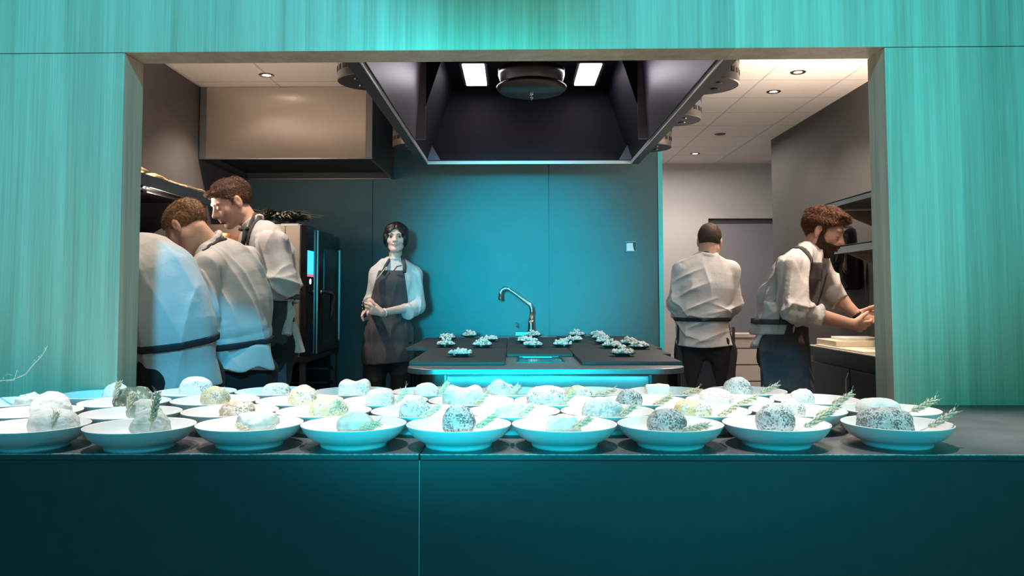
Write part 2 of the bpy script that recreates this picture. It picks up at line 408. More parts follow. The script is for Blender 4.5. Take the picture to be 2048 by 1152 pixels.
def sprig(a, b, seed, m, label, group, fat=1.0):
    """a dried grass ear: a stem with overlapping pointed husks"""
    rs = random.Random(seed); a = Vector(a); b = Vector(b); ax = b - a; Ln = ax.length; ax.normalize()
    side = ax.cross(Vector((0, 1, 0))).normalized(); dep = side.cross(ax)
    def pt(t): return a + ax*Ln*t - Vector((0, 0, 1))*.05*Ln*math.sin(PI*t)*.6
    mb = MB(); n = 44
    for i in range(n):
        t = .25 + .75*i/n; c = pt(t); th = i*2.4
        out = (side*math.cos(th) + dep*math.sin(th)); w = (.0032 + .0022*math.sin(PI*min(1, (t-.25)/.75*.8+.15)))*fat
        d = (ax*.85 + out*rs.uniform(.35, .7)).normalized(); ln = rs.uniform(.010, .015)*fat
        base = c + out*w*.5
        mb.tube([base, base + d*ln*.45, base + d*ln], [w*.35, w*.62, w*.06], n=5)
        if i % 3 == 0: mb.tube([base + d*ln*.9, base + d*ln*1.9], [.0004, .0002], n=3)
    o = mb.build('dried_grass_sprig', m, loc=a, off=-a, smooth=True)
    tag(o, label, 'dried grass', group)
    MB().tube([pt(0), pt(.3), pt(.7), pt(.98)], [.0011, .001, .0009, .0005], n=6).build('stem', m, o, smooth=True, off=-a)
    return o
# front row first; (rim centre px, rim y, stone box px or None, kind, shape, sprig ends px or None)
ROWS = [
 ('front row', 842, [(-97, None, None, None, None),
   (106, (62, 153, 820), 'white', 'smooth', ((104, 858), (113, 830))),
   (303, (266, 340, 822), 'pale', 'rough', ((300, 862), (316, 786))),
   (516, (474, 558, 816), 'pale', 'wedge', ((508, 858), (478, 852))),
   (715, (675, 748, 825), 'pale', 'egg', ((706, 862), (756, 846))),
   (925, (885, 949, 812), 'darksp', 'egg', ((940, 862), (989, 830))),
   (1129, (1086, 1165, 826), 'pale', 'block', ((1134, 862), (1180, 836))),
   (1337, (1293, 1372, 819), 'darksp', 'egg', ((1350, 862), (1416, 849))),
   (1555, (1512, 1587, 808), 'darksp', 'egg', ((1590, 862), (1664, 822))),
   (1789, (1718, 1820, 817), 'darksp', 'smooth', ((1840, 862), (1910, 822)))]),
 ('second row', 819, [(-72, None, None, None, None),
   (115, (75, 151, 786), 'white', 'egg', None),
   (288, (257, 321, 799), 'pale', 'rough', ((254, 826), (264, 790))),
   (468, (443, 511, 802), 'brown', 'rough', None),
   (657, (620, 694, 793), 'yellow', 'egg', ((655, 832), (676, 803))),
   (840, (800, 862, 799), 'speck', 'rough', ((845, 834), (878, 811))),
   (1015, (985, 1060, 800), 'pale', 'block', ((1030, 836), (1065, 811))),
   (1204, (1163, 1245, 796), 'mottle', 'egg', ((1230, 838), (1268, 811))),
   (1383, (1350, 1422, 800), 'yellow', 'smooth', ((1424, 838), (1470, 813))),
   (1583, (1556, 1609, 798), 'speck', 'egg', ((1618, 836), (1676, 812))),
   (1759, (1716, 1797, 797), 'white', 'smooth', ((1808, 828), (1872, 798)))]),
 ('third row', 800, [
   (92, (62, 116, 787), 'pale', 'lumpy', None),
   (266, (230, 308, 772), 'moss', 'rock', ((226, 806), (238, 766))),
   (433, (403, 459, 774), 'yellow', 'egg', ((436, 812), (450, 786))),
   (612, (578, 634, 771), 'yellow', 'egg', None),
   (757, (733, 788, 779), 'light', 'smooth', ((784, 812), (812, 780))),
   (928, (886, 967, 773), 'mottle', 'double', ((938, 816), (974, 788))),
   (1090, (1056, 1133, 773), 'speck', 'smooth', ((1112, 816), (1148, 784))),
   (1257, (1232, 1284, 780), 'darksp', 'egg', ((1294, 818), (1342, 791))),
   (1426, (1398, 1464, 779), 'light', 'smooth', ((1462, 812), (1512, 793))),
   (1602, (1577, 1628, 779), 'light', 'egg', ((1652, 812), (1704, 787)))]),
 ('back row', 785, [
   (234, (207, 256, 767), 'white', 'egg', None),
   (394, (362, 424, 755), 'light', 'smooth', None),
   (558, (525, 581, 767), 'light', 'smooth', None),
   (713, (678, 741, 760), 'light', 'double', None),
   (868, (827, 878, 766), 'light', 'egg', ((874, 792), (895, 766))),
   (1022, (970, 1035, 760), 'speck', 'rock', ((1014, 794), (1036, 772))),
   (1150, (1133, 1183, 772), 'yellow', 'rough', ((1178, 794), (1230, 778))),
   (1318, (1284, 1346, 765), 'white', 'block', ((1346, 794), (1398, 777))),
   (1474, (1447, 1503, 756), 'speck', 'egg', ((1508, 790), (1555, 769)))])]
ORD = ['first', 'second', 'third', 'fourth', 'fifth', 'sixth', 'seventh', 'eighth', 'ninth', 'tenth', 'eleventh']
centres = []
for ri, (rname, ry, items) in enumerate(ROWS):
    k = 0
    for bi, (cx, st, kind, shape, sp) in enumerate(items):
        c = PZ(cx, ry, CT + .0455); centres.append([c.x, c.y])
def wall_limit(x): return 2.385 - .0133*x - .1125 if (x < ox0 + .10 or x > ox1 - .10) else 9
# let neighbouring rims touch but never cut into one another
for it in range(120):
    for i in range(len(centres)):
        centres[i][1] = min(centres[i][1], wall_limit(centres[i][0]))
        for j in range(i):
            dx = centres[i][0] - centres[j][0]; dy = centres[i][1] - centres[j][1]; dd = math.hypot(dx, dy)
            if dd < .2215:
                s = (.2217 - dd)/2/dd; centres[i][0] += dx*s; centres[i][1] += dy*s; centres[j][0] -= dx*s; centres[j][1] -= dy*s
ci = 0
for ri, (rname, ry, items) in enumerate(ROWS):
    k = 0
    for bi, (cx, st, kind, shape, sp) in enumerate(items):
        x, y = centres[ci]; ci += 1
        b = put('bowl', BOWL, loc=(x, y, CT)); b.rotation_euler.z = random.uniform(0, 6)
        if st is None:
            tag(b, 'white stoneware bowl cut off by the left picture edge in the %s' % rname, 'bowl', 'white bowls on the counter'); continue
        o_ = ORD[k]; k += 1
        tag(b, 'white bowl with %s stone, %s full bowl from left, %s' % (WORDS[kind], o_, rname), 'bowl', 'white bowls on the counter')
        s0, s1, sy = st; dd = y - .004
        xc = P((s0+s1)/2, sy, dd).x; zt = P((s0+s1)/2, sy, dd).z; rx = (s1-s0)/2/F_PX*dd
        zb = CT + .0112; hz = (zt - zb)/2
        xc = min(max(xc, x - .085 + rx*.8), x + .085 - rx*.8)
        ryy = min(rx*.86, .045)
        me = stone((rx*1.02, ryy, hz*1.03), kind, shape, ri*37 + bi)
        so = put('stone', me, loc=(xc, dd, zb + hz + .001))
        if shape == 'egg': so.rotation_euler.z = random.uniform(-.25, .25)
        tag(so, '%s stone lying in the %s bowl from left in the %s' % (WORDS[kind], o_, rname), 'stone', 'stones in the bowls')
        if sp:
            (ax_, ay_), (bx_, by_) = sp
            a = P(ax_, ay_, y - .048); bb = P(bx_, by_, y - .030)
            a.z = max(a.z, CT + .03)
            sprig(a, bb, ri*50 + bi, M['straw'] if (ri + bi) % 3 else M['straw2'], 'dried grass sprig leaning in the %s bowl from left in the %s' % (o_, rname), 'dried grass sprigs in the bowls', .85)
c = P(556, 855, 1.74)
mb = MB()
for i in range(5):
    mb.tube([(i*.006 - .012, 0, 0), (i*.006 - .006, .004, .003), (i*.006, .002, .001)], [.001, .003, .0006], n=5)
tag(mb.build('dried_petals', M['petal'], loc=(c.x, 1.74, CT + .0335), smooth=True), 'small dark red dried petals beside the wedge-shaped stone, front row', 'petals')

# twig coming in from the left edge of the counter
tw = [P(-150, 790, 2.20), P(-60, 775, 2.2), P(0, 762, 2.2), P(28, 759, 2.2), P(52, 748, 2.2), P(68, 728, 2.2), P(80, 716, 2.2), P(90, 702, 2.2), P(95, 691, 2.2)]
tw[0].z = CT + .004
mb = MB(); mb.tube([tw[0], tw[1], tw[2], tw[3], tw[4], tw[5], tw[6], tw[7], tw[8]], [.002, .0018, .0016, .0014, .0014, .0016, .0014, .0012, .0006], n=6)
o = mb.build('dried_twig', M['twig'], loc=tw[0], off=-tw[0], smooth=True)
tag(o, 'thin pale dried twig rising in front of the wood wall at the left edge', 'twig')
def tpart(pts, r):
    MB().tube(pts, r, n=5).build('side_shoot', M['twig'], o, smooth=True, off=-tw[0])
tpart([P(3, 762, 2.2), P(28, 760, 2.19), P(31, 752, 2.19), P(34, 741, 2.19)], [.0013, .0013, .001, .0008])
tpart([P(8, 751, 2.2), P(18, 748, 2.19), P(23, 751, 2.19)], [.0008, .0007, .0005])
for q in ((69, 722), (78, 714), (90, 697), (7, 757), (14, 762), (28, 758)):
    c = P(q[0], q[1], 2.2); bmn = MB(); bmn.lathe([(0, -.002), (.0013, -.001), (.0015, .001), (0, .0035)], 7, c); bmn.build('bud', M['twig'], o, smooth=True, off=-tw[0])
# ================================================================== island
isl = empty('kitchen_island', (0, 0, 0), 'long stainless kitchen island with rounded corners and glowing turquoise front recess', 'kitchen island')
IX0, IX1, IY0, IY1 = -.483, .755, 3.595, 6.56
MB().prism(rrect(IX0 + .012, IY0 + .012, IX1 - .012, IY1, .13, 14), .08, .875).build('body', mat('island_steel', (.33, .32, .31), .16, 1), isl, smooth=True).data.set_sharp_from_angle(angle=.6)
MB().prism(rrect(IX0 + .06, IY0 + .07, IX1 - .06, IY1 - .03, .1), 0, .08).build('plinth', M['black'], isl)
MB().prism(rrect(IX0, IY0, IX1, IY1, .14, 14), .8755, .90).build('countertop', mat('island_top', (.30, .29, .29), .38, .9, bump=.02, bscale=60), isl, smooth=True, bevel=.002)
rx0, rx1 = P(889, 760, 3.6).x, P(1303, 760, 3.6).x
rp = MB().box((rx0 + .01, IY0 + .0, .16), (rx1 - .012, IY0 + .0115, .868)).build('front_panel', M['island_panel'], isl, bevel=.002)
mb = MB(); mb.box((rx0, IY0 - .004, .15), (rx0 + .009, IY0 + .0115, .874)); mb.box((rx1 - .011, IY0 - .004, .15), (rx1, IY0 + .0115, .874)); mb.build('panel_edge', M['steel_dark'], isl)
ha, hb = P(1038, 724, 4.0), P(1128, 712, 4.2)
hx0, hx1 = PZ(1034, 722, .9).x, PZ(1128, 722, .9).x
hy0, hy1 = PZ(1080, 725, .902).y, 4.285
mb = MB(); t = .012
mb.box((hx0, hy0, .9005), (hx1, hy0 + t, .905)); mb.box((hx0, hy1 - t, .9005), (hx1, hy1, .905)); mb.box((hx0, hy0 + t, .9005), (hx0 + t, hy1 - t, .905)); mb.box((hx1 - t, hy0 + t, .9005), (hx1, hy1 - t, .905))
mb.build('hatch_frame', M['black'], isl); MB().box((hx0 + t, hy0 + t, .9003), (hx1 - t, hy1 - t, .9025)).build('hatch_glass', M['glass_teal'], isl)
mb = MB(); mb.box((hx0 + .03, hy1 - .05, .903), (hx1 - .05, hy1 - .043, .9045)); mb.build('hatch_rail', M['steel_dark'], isl)
# back sink strip
sx0, sx1 = PZ(986, 672, .9).x, PZ(1095, 672, .9).x
mb = MB(); mb.box((sx0, 6.02, .9003), (sx1, 6.46, .904)); mb.build('sink_rim', M['steel'], isl, bevel=.002)

SL = []
def slab(x0, y0, x1, y1, label, z=.9005, h=.016):
    o = MB().box((x0, y0, 0), (x1, y1, h)).build('slate_board', M['slate'], loc=(0, 0, z), bevel=.002)
    me = o.data; cx, cy = (x0+x1)/2, (y0+y1)/2
    me.transform(Matrix.Translation((-cx, -cy, 0))); o.location = (cx, cy, z)
    tag(o, label, 'serving board', 'black serving boards on the island'); return o
slab(-.486, 3.79, -.048, 4.75, 'black serving board at the island front left corner')
slab(-.63, 4.76, -.052, 5.90, 'black serving board behind the front left one, sticking out past the island')
slab(-.046, 4.30, .300, 5.95, 'narrow black serving board in the island centre behind the small hatch')
slab(.304, 3.78, .760, 4.27, 'black serving board at the island front right corner')
slab(.304, 4.275, .802, 4.72, 'black serving board sticking out on the island right side, second from front')
slab(.304, 4.725, .836, 6.10, 'long black serving board at the island back right')
ZS = .9165
# small plates with pale nuggets
def plate_mesh():
    mb = MB(); mb.lathe([(0, .002), (.030, .002), (.031, 0), (.034, 0), (.035, .004), (.052, .009), (.066, .0165), (.0665, .018), (.065, .018), (.050, .0115), (.03, .007), (0, .006)], 36)
    bmesh.ops.recalc_face_normals(mb.bm, faces=mb.bm.faces[:]); me = bpy.data.meshes.new('small_plate'); mb.bm.to_mesh(me); mb.bm.free(); me.materials.append(M['plate'])
    for p in me.polygons: p.use_smooth = True
    return me
PL = plate_mesh()
def heap_mesh(seed):
    rs = random.Random(seed); bm = bmesh.new()
    for i in range(42):
        a = rs.uniform(0, 2*PI); r = .050*math.sqrt(rs.random()); h = .016 + (.058 - r)*rs.uniform(0, .75)
        c = Vector((r*math.cos(a), r*math.sin(a), h))
        for k in range(3):
            q = c + Vector((rs.gauss(0, .0045), rs.gauss(0, .0045), rs.gauss(0, .003)))
            q.z = max(q.z, .014)
            bmesh.ops.create_icosphere(bm, subdivisions=1, radius=rs.uniform(.0055, .0092), matrix=Matrix.Translation(q))
    me = bpy.data.meshes.new('nugget_heap'); bm.to_mesh(me); bm.free(); me.materials.append(M['popcorn'])
    for p in me.polygons: p.use_smooth = True
    return me
HM = [heap_mesh(i) for i in range(5)]
PLATES = [(921, 713, 'nearest plate on the front left board'), (892, 694, 'plate on the left boards, left side, second row'), (894, 680, 'plate on the left boards, left side, third row'),
 (939, 675, 'farthest plate on the left boards'), (965, 695, 'plate at the right edge of the left boards, nearer one'), (978, 683, 'plate at the right edge of the left boards, farther one'),
 (1066, 695, 'nearest plate in the centre-left column, in front of the tap'), (1052, 686, 'second plate in the centre-left column before the tap'), (1066, 675, 'plate right at the foot of the tap'),
 (1125, 694, 'nearest plate on the centre board right side'), (1146, 684, 'farther plate on the centre board right side'), (1154, 668, 'far single plate at the island back, right of the tap'),
 (1196, 671, 'farthest of the column of plates on the right boards'), (1201, 680, 'second farthest of the column of plates on the right boards'), (1208, 688, 'third farthest of the column of plates on the right boards'), (1222, 696, 'second nearest of the column of plates on the right boards'),
 (1246, 712, 'nearest plate on the front right board'), (1279, 698, 'right-hand plate near the island right edge'), (1259, 691, 'plate just behind the right-hand plate near the island right edge')]
pts = []
for px, py, _ in PLATES:
    c = PZ(px, py, ZS); c.y = min(c.y, 6.0); c.x = P(px, py, c.y).x; pts.append([c.x, c.y])
for it in range(80):
    for i in range(len(pts)):
        for j in range(i):
            dx = pts[i][0]-pts[j][0]; dy = pts[i][1]-pts[j][1]; dd = math.hypot(dx, dy)
            if dd < .136:
                s = (.1362-dd)/2/max(dd, 1e-4); pts[i][0] += dx*s; pts[i][1] += dy*s; pts[j][0] -= dx*s; pts[j][1] -= dy*s
for i, (px, py, d) in enumerate(PLATES):
    o = put('small_plate', PL, loc=(pts[i][0], pts[i][1], ZS)); tag(o, 'dark %s, heaped with pale nuggets' % d, 'plate', 'small dark plates on the island')
    h = put('nugget_heap', HM[i % 5], loc=(pts[i][0], pts[i][1], ZS)); h.rotation_euler.z = i*1.3
    tag(h, 'heap of pale popped nuggets on the %s' % d, 'snack', 'nugget heaps on the plates', 'stuff')

# tap
fx, fy = P(1050, 665, 6.30).x, 6.30
tap = empty('kitchen_tap', (fx, fy, .904), 'tall chrome kitchen tap with swivel spout at the back of the island', 'tap')
def tp(px, py, dy=0): v = P(px, py, fy + dy); return v - Vector((fx, fy, .904))
b0 = tp(1062, 664)
MB().lathe([(0, 0), (.034, 0), (.036, .006), (.030, .012), (.026, .03), (.024, .06), (.022, .10), (.022, .13), (.0, .13)], 24, (b0.x, 0, 0)).build('tap_body', M['chrome'], tap, smooth=True)
MB().tube([Vector((b0.x, 0, .11)), tp(1064, 622), tp(1062, 612), tp(1056, 606), tp(1024, 582), tp(1016, 577), tp(1009, 576), tp(1003, 580), tp(1001, 587), tp(1001, 599)], [.016, .016, .0155, .0145, .0125, .0125, .0125, .013, .013, .0125], n=16).build('spout', M['chrome'], tap, smooth=True)
MB().tube([tp(1001, 592), tp(1001, 600)], .016, n=16).build('nozzle', M['steel_dark'], tap, smooth=True)
MB().box((tp(1030, 660).x, -.03, .005), (tp(1062, 660).x, .03, .042)).build('mixer_block', M['chrome'], tap, bevel=.006)
mb = MB(); mb.tube([tp(1034, 655), tp(1033, 645)], .006, n=8); mb.build('lever', M['steel_dark'], tap, smooth=True)

# ================================================================== extraction hood above the island
ZH = 2.13; HX0, HX1, HY0, HY1 = P(840, 327, 5.7).x, P(1278, 327, 5.7).x, 2.95, 5.72
hood = empty('island_extraction_hood', (0, 0, ZH), 'large black ceiling hood with thin bright metal rim hanging over the island', 'extractor hood')
w = .055
mb = MB(); z0, z1 = 0, .012
mb.box((HX0, HY0, z0), (HX1, HY0 + w, z1)); mb.box((HX0, HY1 - w, z0), (HX1, HY1, z1)); mb.box((HX0, HY0 + w, z0), (HX0 + w, HY1 - w, z1)); mb.box((HX1 - w, HY0 + w, z0), (HX1, HY1 - w, z1))
mb.build('rim_flange', mat('hood_rim', (.035, .045, .05), .5, 0), hood)
mb = MB(); e = .006
mb.box((HX0 + w, HY0 + w, -.003), (HX0 + w + e, HY1 - w, .02)); mb.box((HX1 - w - e, HY0 + w, -.003), (HX1 - w, HY1 - w, .02)); mb.box((HX0 + w, HY1 - w - e, -.006), (HX1 - w, HY1 - w, .016)); mb.box((HX0 + w, HY0 + w, -.003), (HX1 - w, HY0 + w + e, .02))
mb.build('rim_edge', mat('hood_rim_edge', (.7, .72, .75), .3, .4), hood)
HT = ZC - ZH - .02; ti = .17
# inner shell: vertical ends and sides that lean inwards, each a sheet 6 mm thick
mb = MB()
def quad(mb, a, b, c, d, t):
    n = (Vector(b) - Vector(a)).cross(Vector(d) - Vector(a)).normalized() * t
    v = mb._v([a, b, c, d] + [tuple(Vector(q) + n) for q in (a, b, c, d)])
    for f in ((0,1,2,3), (7,6,5,4), (0,4,5,1), (1,5,6,2), (2,6,7,3), (3,7,4,0)): mb.bm.faces.new([v[i] for i in f])
gx0, gx1, gy0, gy1 = HX0 + w + .004, HX1 - w - .004, HY0 + w, HY1 - w
quad(mb, (gx0, gy1, .012), (gx1, gy1, .012), (gx1 - ti, gy1, HT), (gx0 + ti, gy1, HT), -.006)
quad(mb, (gx0, gy0, .012), (gx1, gy0, .012), (gx1 - ti, gy0, HT), (gx0 + ti, gy0, HT), .006)
gm = 4.875; tn = .03
for gx, sg in ((gx0, 1), (gx1, -1)):
    quad(mb, (gx, gm, .012), (gx, gy1, .012), (gx + sg*ti, gy1, HT), (gx + sg*ti, gm, HT), -.006*sg)
    quad(mb, (gx, gy0, .012), (gx, gm - .001, .012), (gx + sg*tn, gm - .001, HT), (gx + sg*tn, gy0, HT), -.006*sg)
    quad(mb, (gx, gm, .012), (gx + sg*tn, gm, HT), (gx + sg*ti, gm, HT), (gx + sg*.001, gm, .012), .004*sg)
mb.build('inner_shell', M['hood_in'], hood)
MB().box((gx0 + .02, gy0, HT), (gx1 - .02, gy1, HT + .008)).build('hood_ceiling', M['hood_in'], hood)
for sx, x in ((1, gx0 + .012), (-1, gx1 - .012)):
    xs_ = sorted((x, x + sx*.004))
    mb = MB(); quad(mb, (x, gy0 + .02, .014), (x, 4.865, .014), (x + sx*.03, 4.865, HT - .02), (x + sx*.03, gy0 + .02, HT - .02), -.004*sx); mb.build('side_liner', M['hood_liner'], hood)
    xs_ = sorted((x + sx*.002, x + sx*.058))
    MB().box((xs_[0], 4.862, .016), (xs_[1], 4.878, HT - .02)).build('liner_post', M['steel'], hood)
    mb = MB(); mb.prism([(0, 0), (.085, 0), (0, .15)], 0, .004)
    Mx = Matrix(((sx, 0, 0, gx0 + .006 if sx > 0 else gx1 - .006), (0, 0, 1, gy1 - .06), (0, 1, 0, .014), (0, 0, 0, 1)))
    bmesh.ops.transform(mb.bm, matrix=Mx, verts=mb.bm.verts[:]); mb.build('corner_gusset', M['hood_liner'], hood)
for lx, label in ((P(950, 155, 5.2).x, 0), (P(1175, 155, 5.2).x, 1)):
    o = MB().box((lx - .067, 4.95, HT - .035), (lx + .067, 5.44, HT - .012)).build('lamp_panel', M['lamp_on'], hood, bevel=.002)
    mb = MB(); mb.box((lx - .085, 4.93, HT - .028), (lx - .068, 5.46, HT - .001)); mb.box((lx + .068, 4.93, HT - .028), (lx + .085, 5.46, HT - .001)); mb.box((lx - .068, 5.441, HT - .028), (lx + .068, 5.46, HT - .001)); mb.box((lx - .068, 4.93, HT - .028), (lx + .068, 4.949, HT - .001)); mb.build('lamp_frame', M['steel_dark'], o)
# round fan unit in the middle
fc = P(1063, 184, 4.9); fc = Vector((fc.x, 4.9, fc.z - ZH))
fan = MB().lathe([(0, -.002), (.19, 0), (.209, .018), (.211, .03), (.20, .04), (.17, .046), (0, .046)], 48, fc).build('fan_dish', M['drum'], hood, smooth=True)
MB().lathe([(.185, .05), (.20, .10), (.20, .135), (.16, .14), (.10, .10), (.10, .05)], 48, fc).build('fan_ring', M['steel'], fan, smooth=True)
MB().lathe([(0, .06), (.05, .05), (.07, .13), (.10, .17), (0, .17)], 24, fc + Vector((-.0, -.12, -.02))).build('fan_bracket', M['steel_dark'], fan, smooth=True)
MB().lathe([(0, -.05), (.006, -.05), (.008, -.03), (.012, -.01), (.02, -.002), (0, -.002)], 16, fc).build('nozzle', M['chrome'], fan, smooth=True)
# perforated supply drums along both sides
def drum(x, y, r, sgn, zb=.045, h=.26):
    c = Vector((x, y, zb))
    def cut(mb):
        g = mb.bm.verts[:] + mb.bm.edges[:] + mb.bm.faces[:]
        p0 = Vector(((gx1 if sgn > 0 else gx0) + sgn*.010, 0, .012)); n = Vector((-sgn*HT, 0, -(ti if y > 5 else tn))).normalized()
        bmesh.ops.bisect_plane(mb.bm, geom=g, plane_co=p0, plane_no=n, clear_outer=True, dist=1e-5)
    mb = MB(); mb.lathe([(r - .004, 0), (r, .003), (r, h), (r - .006, h), (r - .006, .01)], 40, c)
    for rr in range(3):
        for k in range(22):
            a = 2*PI*(k + .5*(rr % 2))/22; Mx = Matrix.Translation(c + Vector(((r + .0005)*math.cos(a), (r + .0005)*math.sin(a), .05 + rr*.06))) @ Matrix.Rotation(a, 4, 'Z')
            mb.box((-.001, -.012, -.012), (.001, .012, .012), 1, rot=Mx)
    cut(mb); d = mb.build('supply_drum', [M['drum'], M['black']], hood, smooth=True); d.data.set_sharp_from_angle(angle=.6)
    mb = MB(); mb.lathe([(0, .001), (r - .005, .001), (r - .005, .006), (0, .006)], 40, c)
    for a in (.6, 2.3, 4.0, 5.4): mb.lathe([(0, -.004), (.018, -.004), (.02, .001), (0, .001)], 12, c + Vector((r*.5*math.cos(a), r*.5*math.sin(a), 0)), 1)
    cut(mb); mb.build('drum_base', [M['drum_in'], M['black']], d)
for px, py, d in ((1428, 152, 3.75), (1352, 222, 4.50), (1296, 285, 5.35)):
    drum(HX1 + .0, d, .165 if d < 4 else .16, 1)
for d in (3.66, 5.30): drum(HX0 + .02, d, .155 if d < 4 else .15, -1)

# ================================================================== left wall exhaust hood
ex = empty('exhaust_canopy', (0, 0, 0), 'boxy brushed steel exhaust canopy hanging from the ceiling over the left counter', 'extractor hood')
ez = P(565, 316, 5.66).z; ex1 = P(745, 250, 5.66).x
mb = MB(); x0, x1, y0, y1, t = XL + .004, ex1, 5.66, 6.68, .004
mb.box((x0 + .045, y0, ez), (x1 - .045, y0 + t, ZC - .003)); mb.build('front_panel', M['canopy_steel'], ex)
MB().box((x0, y0 - .003, ez), (x0 + .043, y0 + .02, ZC - .003)).build('corner_post', M['steel_dark'], ex, bevel=.002)
MB().box((x1 - .043, y0 - .003, ez), (x1, y0 + .02, ZC - .003)).build('corner_post', M['steel_dark'], ex, bevel=.002)
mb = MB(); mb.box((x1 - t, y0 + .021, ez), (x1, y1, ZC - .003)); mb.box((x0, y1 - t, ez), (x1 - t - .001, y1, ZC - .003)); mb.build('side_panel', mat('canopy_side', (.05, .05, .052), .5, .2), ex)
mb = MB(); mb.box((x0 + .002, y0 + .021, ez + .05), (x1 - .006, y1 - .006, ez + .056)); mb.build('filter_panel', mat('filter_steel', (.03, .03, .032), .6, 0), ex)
mb = MB(); mb.box((x0, y0 - .004, ez - .008), (x1, y0 + .014, ez - .0005)); mb.box((x0, y1 - .018, ez - .008), (x1, y1 - .004, ez - .0005)); mb.box((x1 - .018, y0 + .014, ez - .008), (x1, y1 - .018, ez - .0005)); mb.box((x0, y0 + .014, ez - .008), (x0 + .018, y1 - .018, ez - .0005)); mb.build('rim', M['steel_dark'], ex)

# ================================================================== recessed ceiling lights
DL = [(533, 150, 1, 'recessed ceiling spotlight above the left steel canopy'), (1596, 144, 1, 'lit recessed spotlight nearest the front, right part of ceiling'), (1547, 183, 1, 'second lit recessed spotlight on the right part of ceiling'),
      (1440, 268, 0, 'unlit recessed spotlight between the two lit ones further back'), (1390, 307, 1, 'small far lit recessed spotlight near the white back wall')]
DLP = []
for px, py, on, lab in DL:
    c = PZ(px, py, ZC); DLP.append((c, on))
    dl = empty('recessed_spotlight', c, lab, 'ceiling light', 'recessed ceiling spotlights')
    MB().lathe([(.028, -.003), (.046, -.006), (.050, -.003), (.050, -.0005), (.028, -.0005)], 32).build('ring', M['bronze'], dl, smooth=True)
    MB().lathe([(0, -.002), (.028, -.002), (.028, -.0005), (0, -.0005)], 24).build('lens', M['spot_on'] if on else M['spot_off'], dl)

# ================================================================== oven on its stand
OX, OY0, OY1, OZ0, OZ1 = -1.318, 5.20, 6.14, .834, 1.672
ov = empty('combi_oven', (OX - .4, 5.67, OZ0), 'black glass and steel combi oven with lit blue touch screen', 'oven')
def rel(o, v): return Vector(v) - o.location
def obox(par, name, lo, hi, m, **kw):
    return MB().box(tuple(rel(par, lo)), tuple(rel(par, hi)), rot=None).build(name, m, par, **kw)
obox(ov, 'housing', (OX - .82, OY0 + .012, OZ0), (OX - .035, OY1, OZ1), M['steel_dark'])
mb = MB(); x = OX - .82
edges = [x, OX - .20, OX - .135, OX - .09, OX - .04]
for a, b, dy in zip(edges, edges[1:], (0, -.004, .003, -.004)):
    mb.box(tuple(rel(ov, (a + .001, OY0 + dy, OZ0))), tuple(rel(ov, (b - .001, OY0 + .0115, OZ1 - .002))))
mb.build('side_panel', mat('oven_side_steel', (.33, .27, .23), .45, .6), ov)
obox(ov, 'top_trim', (OX - .16, OY0 - .006, OZ1 - .012), (OX - .052, OY0 + .01, OZ1 + .002), M['trim_white'])
cp = obox(ov, 'control_panel', (OX - .034, OY0, OZ0), (OX, OY0 + .255, OZ1 - .004), M['black_gloss'], bevel=.003)
def opt(px, py):       # point on the oven's front plane x = OX
    r = ray(px, py); t = OX / r.x; return Vector((0, 0, HC)) + r*t
a, b = opt(614.5, 553), opt(627, 503)
obox(ov, 'screen', (OX + .0004, a.y, opt(614, 548).z), (OX + .002, b.y, b.z), M['screen'])
obox(ov, 'screen_bar', (OX + .0004, a.y, a.z), (OX + .002, b.y, opt(614, 548).z - .0005), M['screen_red'])
c = opt(620.5, 563); MB().lathe([(0, 0), (.017, 0), (.017, .003), (0, .004)], 24, M4=Matrix.Translation(rel(ov, c)) @ Matrix.Rotation(PI/2, 4, 'Y')).build('button', M['led'], ov)
dy0 = OY0 + .262
door = obox(ov, 'door', (OX - .034, dy0, OZ0), (OX + .012, OY1, OZ1 - .02), M['black_gloss'], bevel=.012)
obox(ov, 'door_edge', (OX + .004, dy0 - .006, OZ0 + .002), (OX + .014, dy0 - .0005, OZ1 - .02), M['steel'])
gl = MB().box(tuple(rel(ov, (OX + .0125, dy0 + .17, OZ0 + .05))), tuple(rel(ov, (OX + .0145, OY1 - .03, OZ1 - .13)))).build('window', M['glass_teal'], door)
obox(ov, 'door_trim', (OX + .0125, OY1 - .022, OZ0 + .06), (OX + .020, OY1 - .008, OZ1 - .12), mat('trim_reflective', (.6, .65, .68), .25, .6))
hd = opt(634, 565); mb = MB()
hp = [Vector((OX + .012, hd.y + .02, 1.245)), Vector((OX + .055, hd.y + .03, 1.245)), Vector((OX + .062, hd.y + .10, 1.24)), Vector((OX + .062, hd.y + .17, 1.23)), Vector((OX + .062, hd.y + .19, 1.19)), Vector((OX + .06, hd.y + .17, 1.10)), Vector((OX + .058, hd.y + .15, 1.05))]
mb.tube([rel(ov, q) for q in hp], [.012, .014, .016, .016, .016, .013, .011], n=10); mb.build('handle', M['black'], ov, smooth=True)
MB().tube([rel(ov, (OX + .012, hd.y + .02, 1.245)), rel(ov, (OX + .03, hd.y + .022, 1.245))], .014, n=12).build('handle_boss', M['chrome'], ov, smooth=True)
st = empty('oven_stand', (OX - .4, 5.67, 0), 'open dark metal stand with tray runners carrying the oven', 'oven stand')
mb = MB()
for x in (OX - .80, OX - .04):
    for y in (OY0 + .02, OY1 - .05): mb.box(tuple(rel(st, (x, y, 0))), tuple(rel(st, (x + .035, y + .035, .80))))
mb.build('frame', M['steel_dark'], st)
obox(st, 'top_shelf', (OX - .82, OY0, .80), (OX + .01, OY1, .8335), M['black'])
obox(st, 'lower_shelf', (OX - .80, OY0 + .02, .16), (OX, OY1 - .02, .18), M['black'])
obox(st, 'back_panel', (OX - .80, OY1 - .01, .18), (OX, OY1, .80), M['black'])
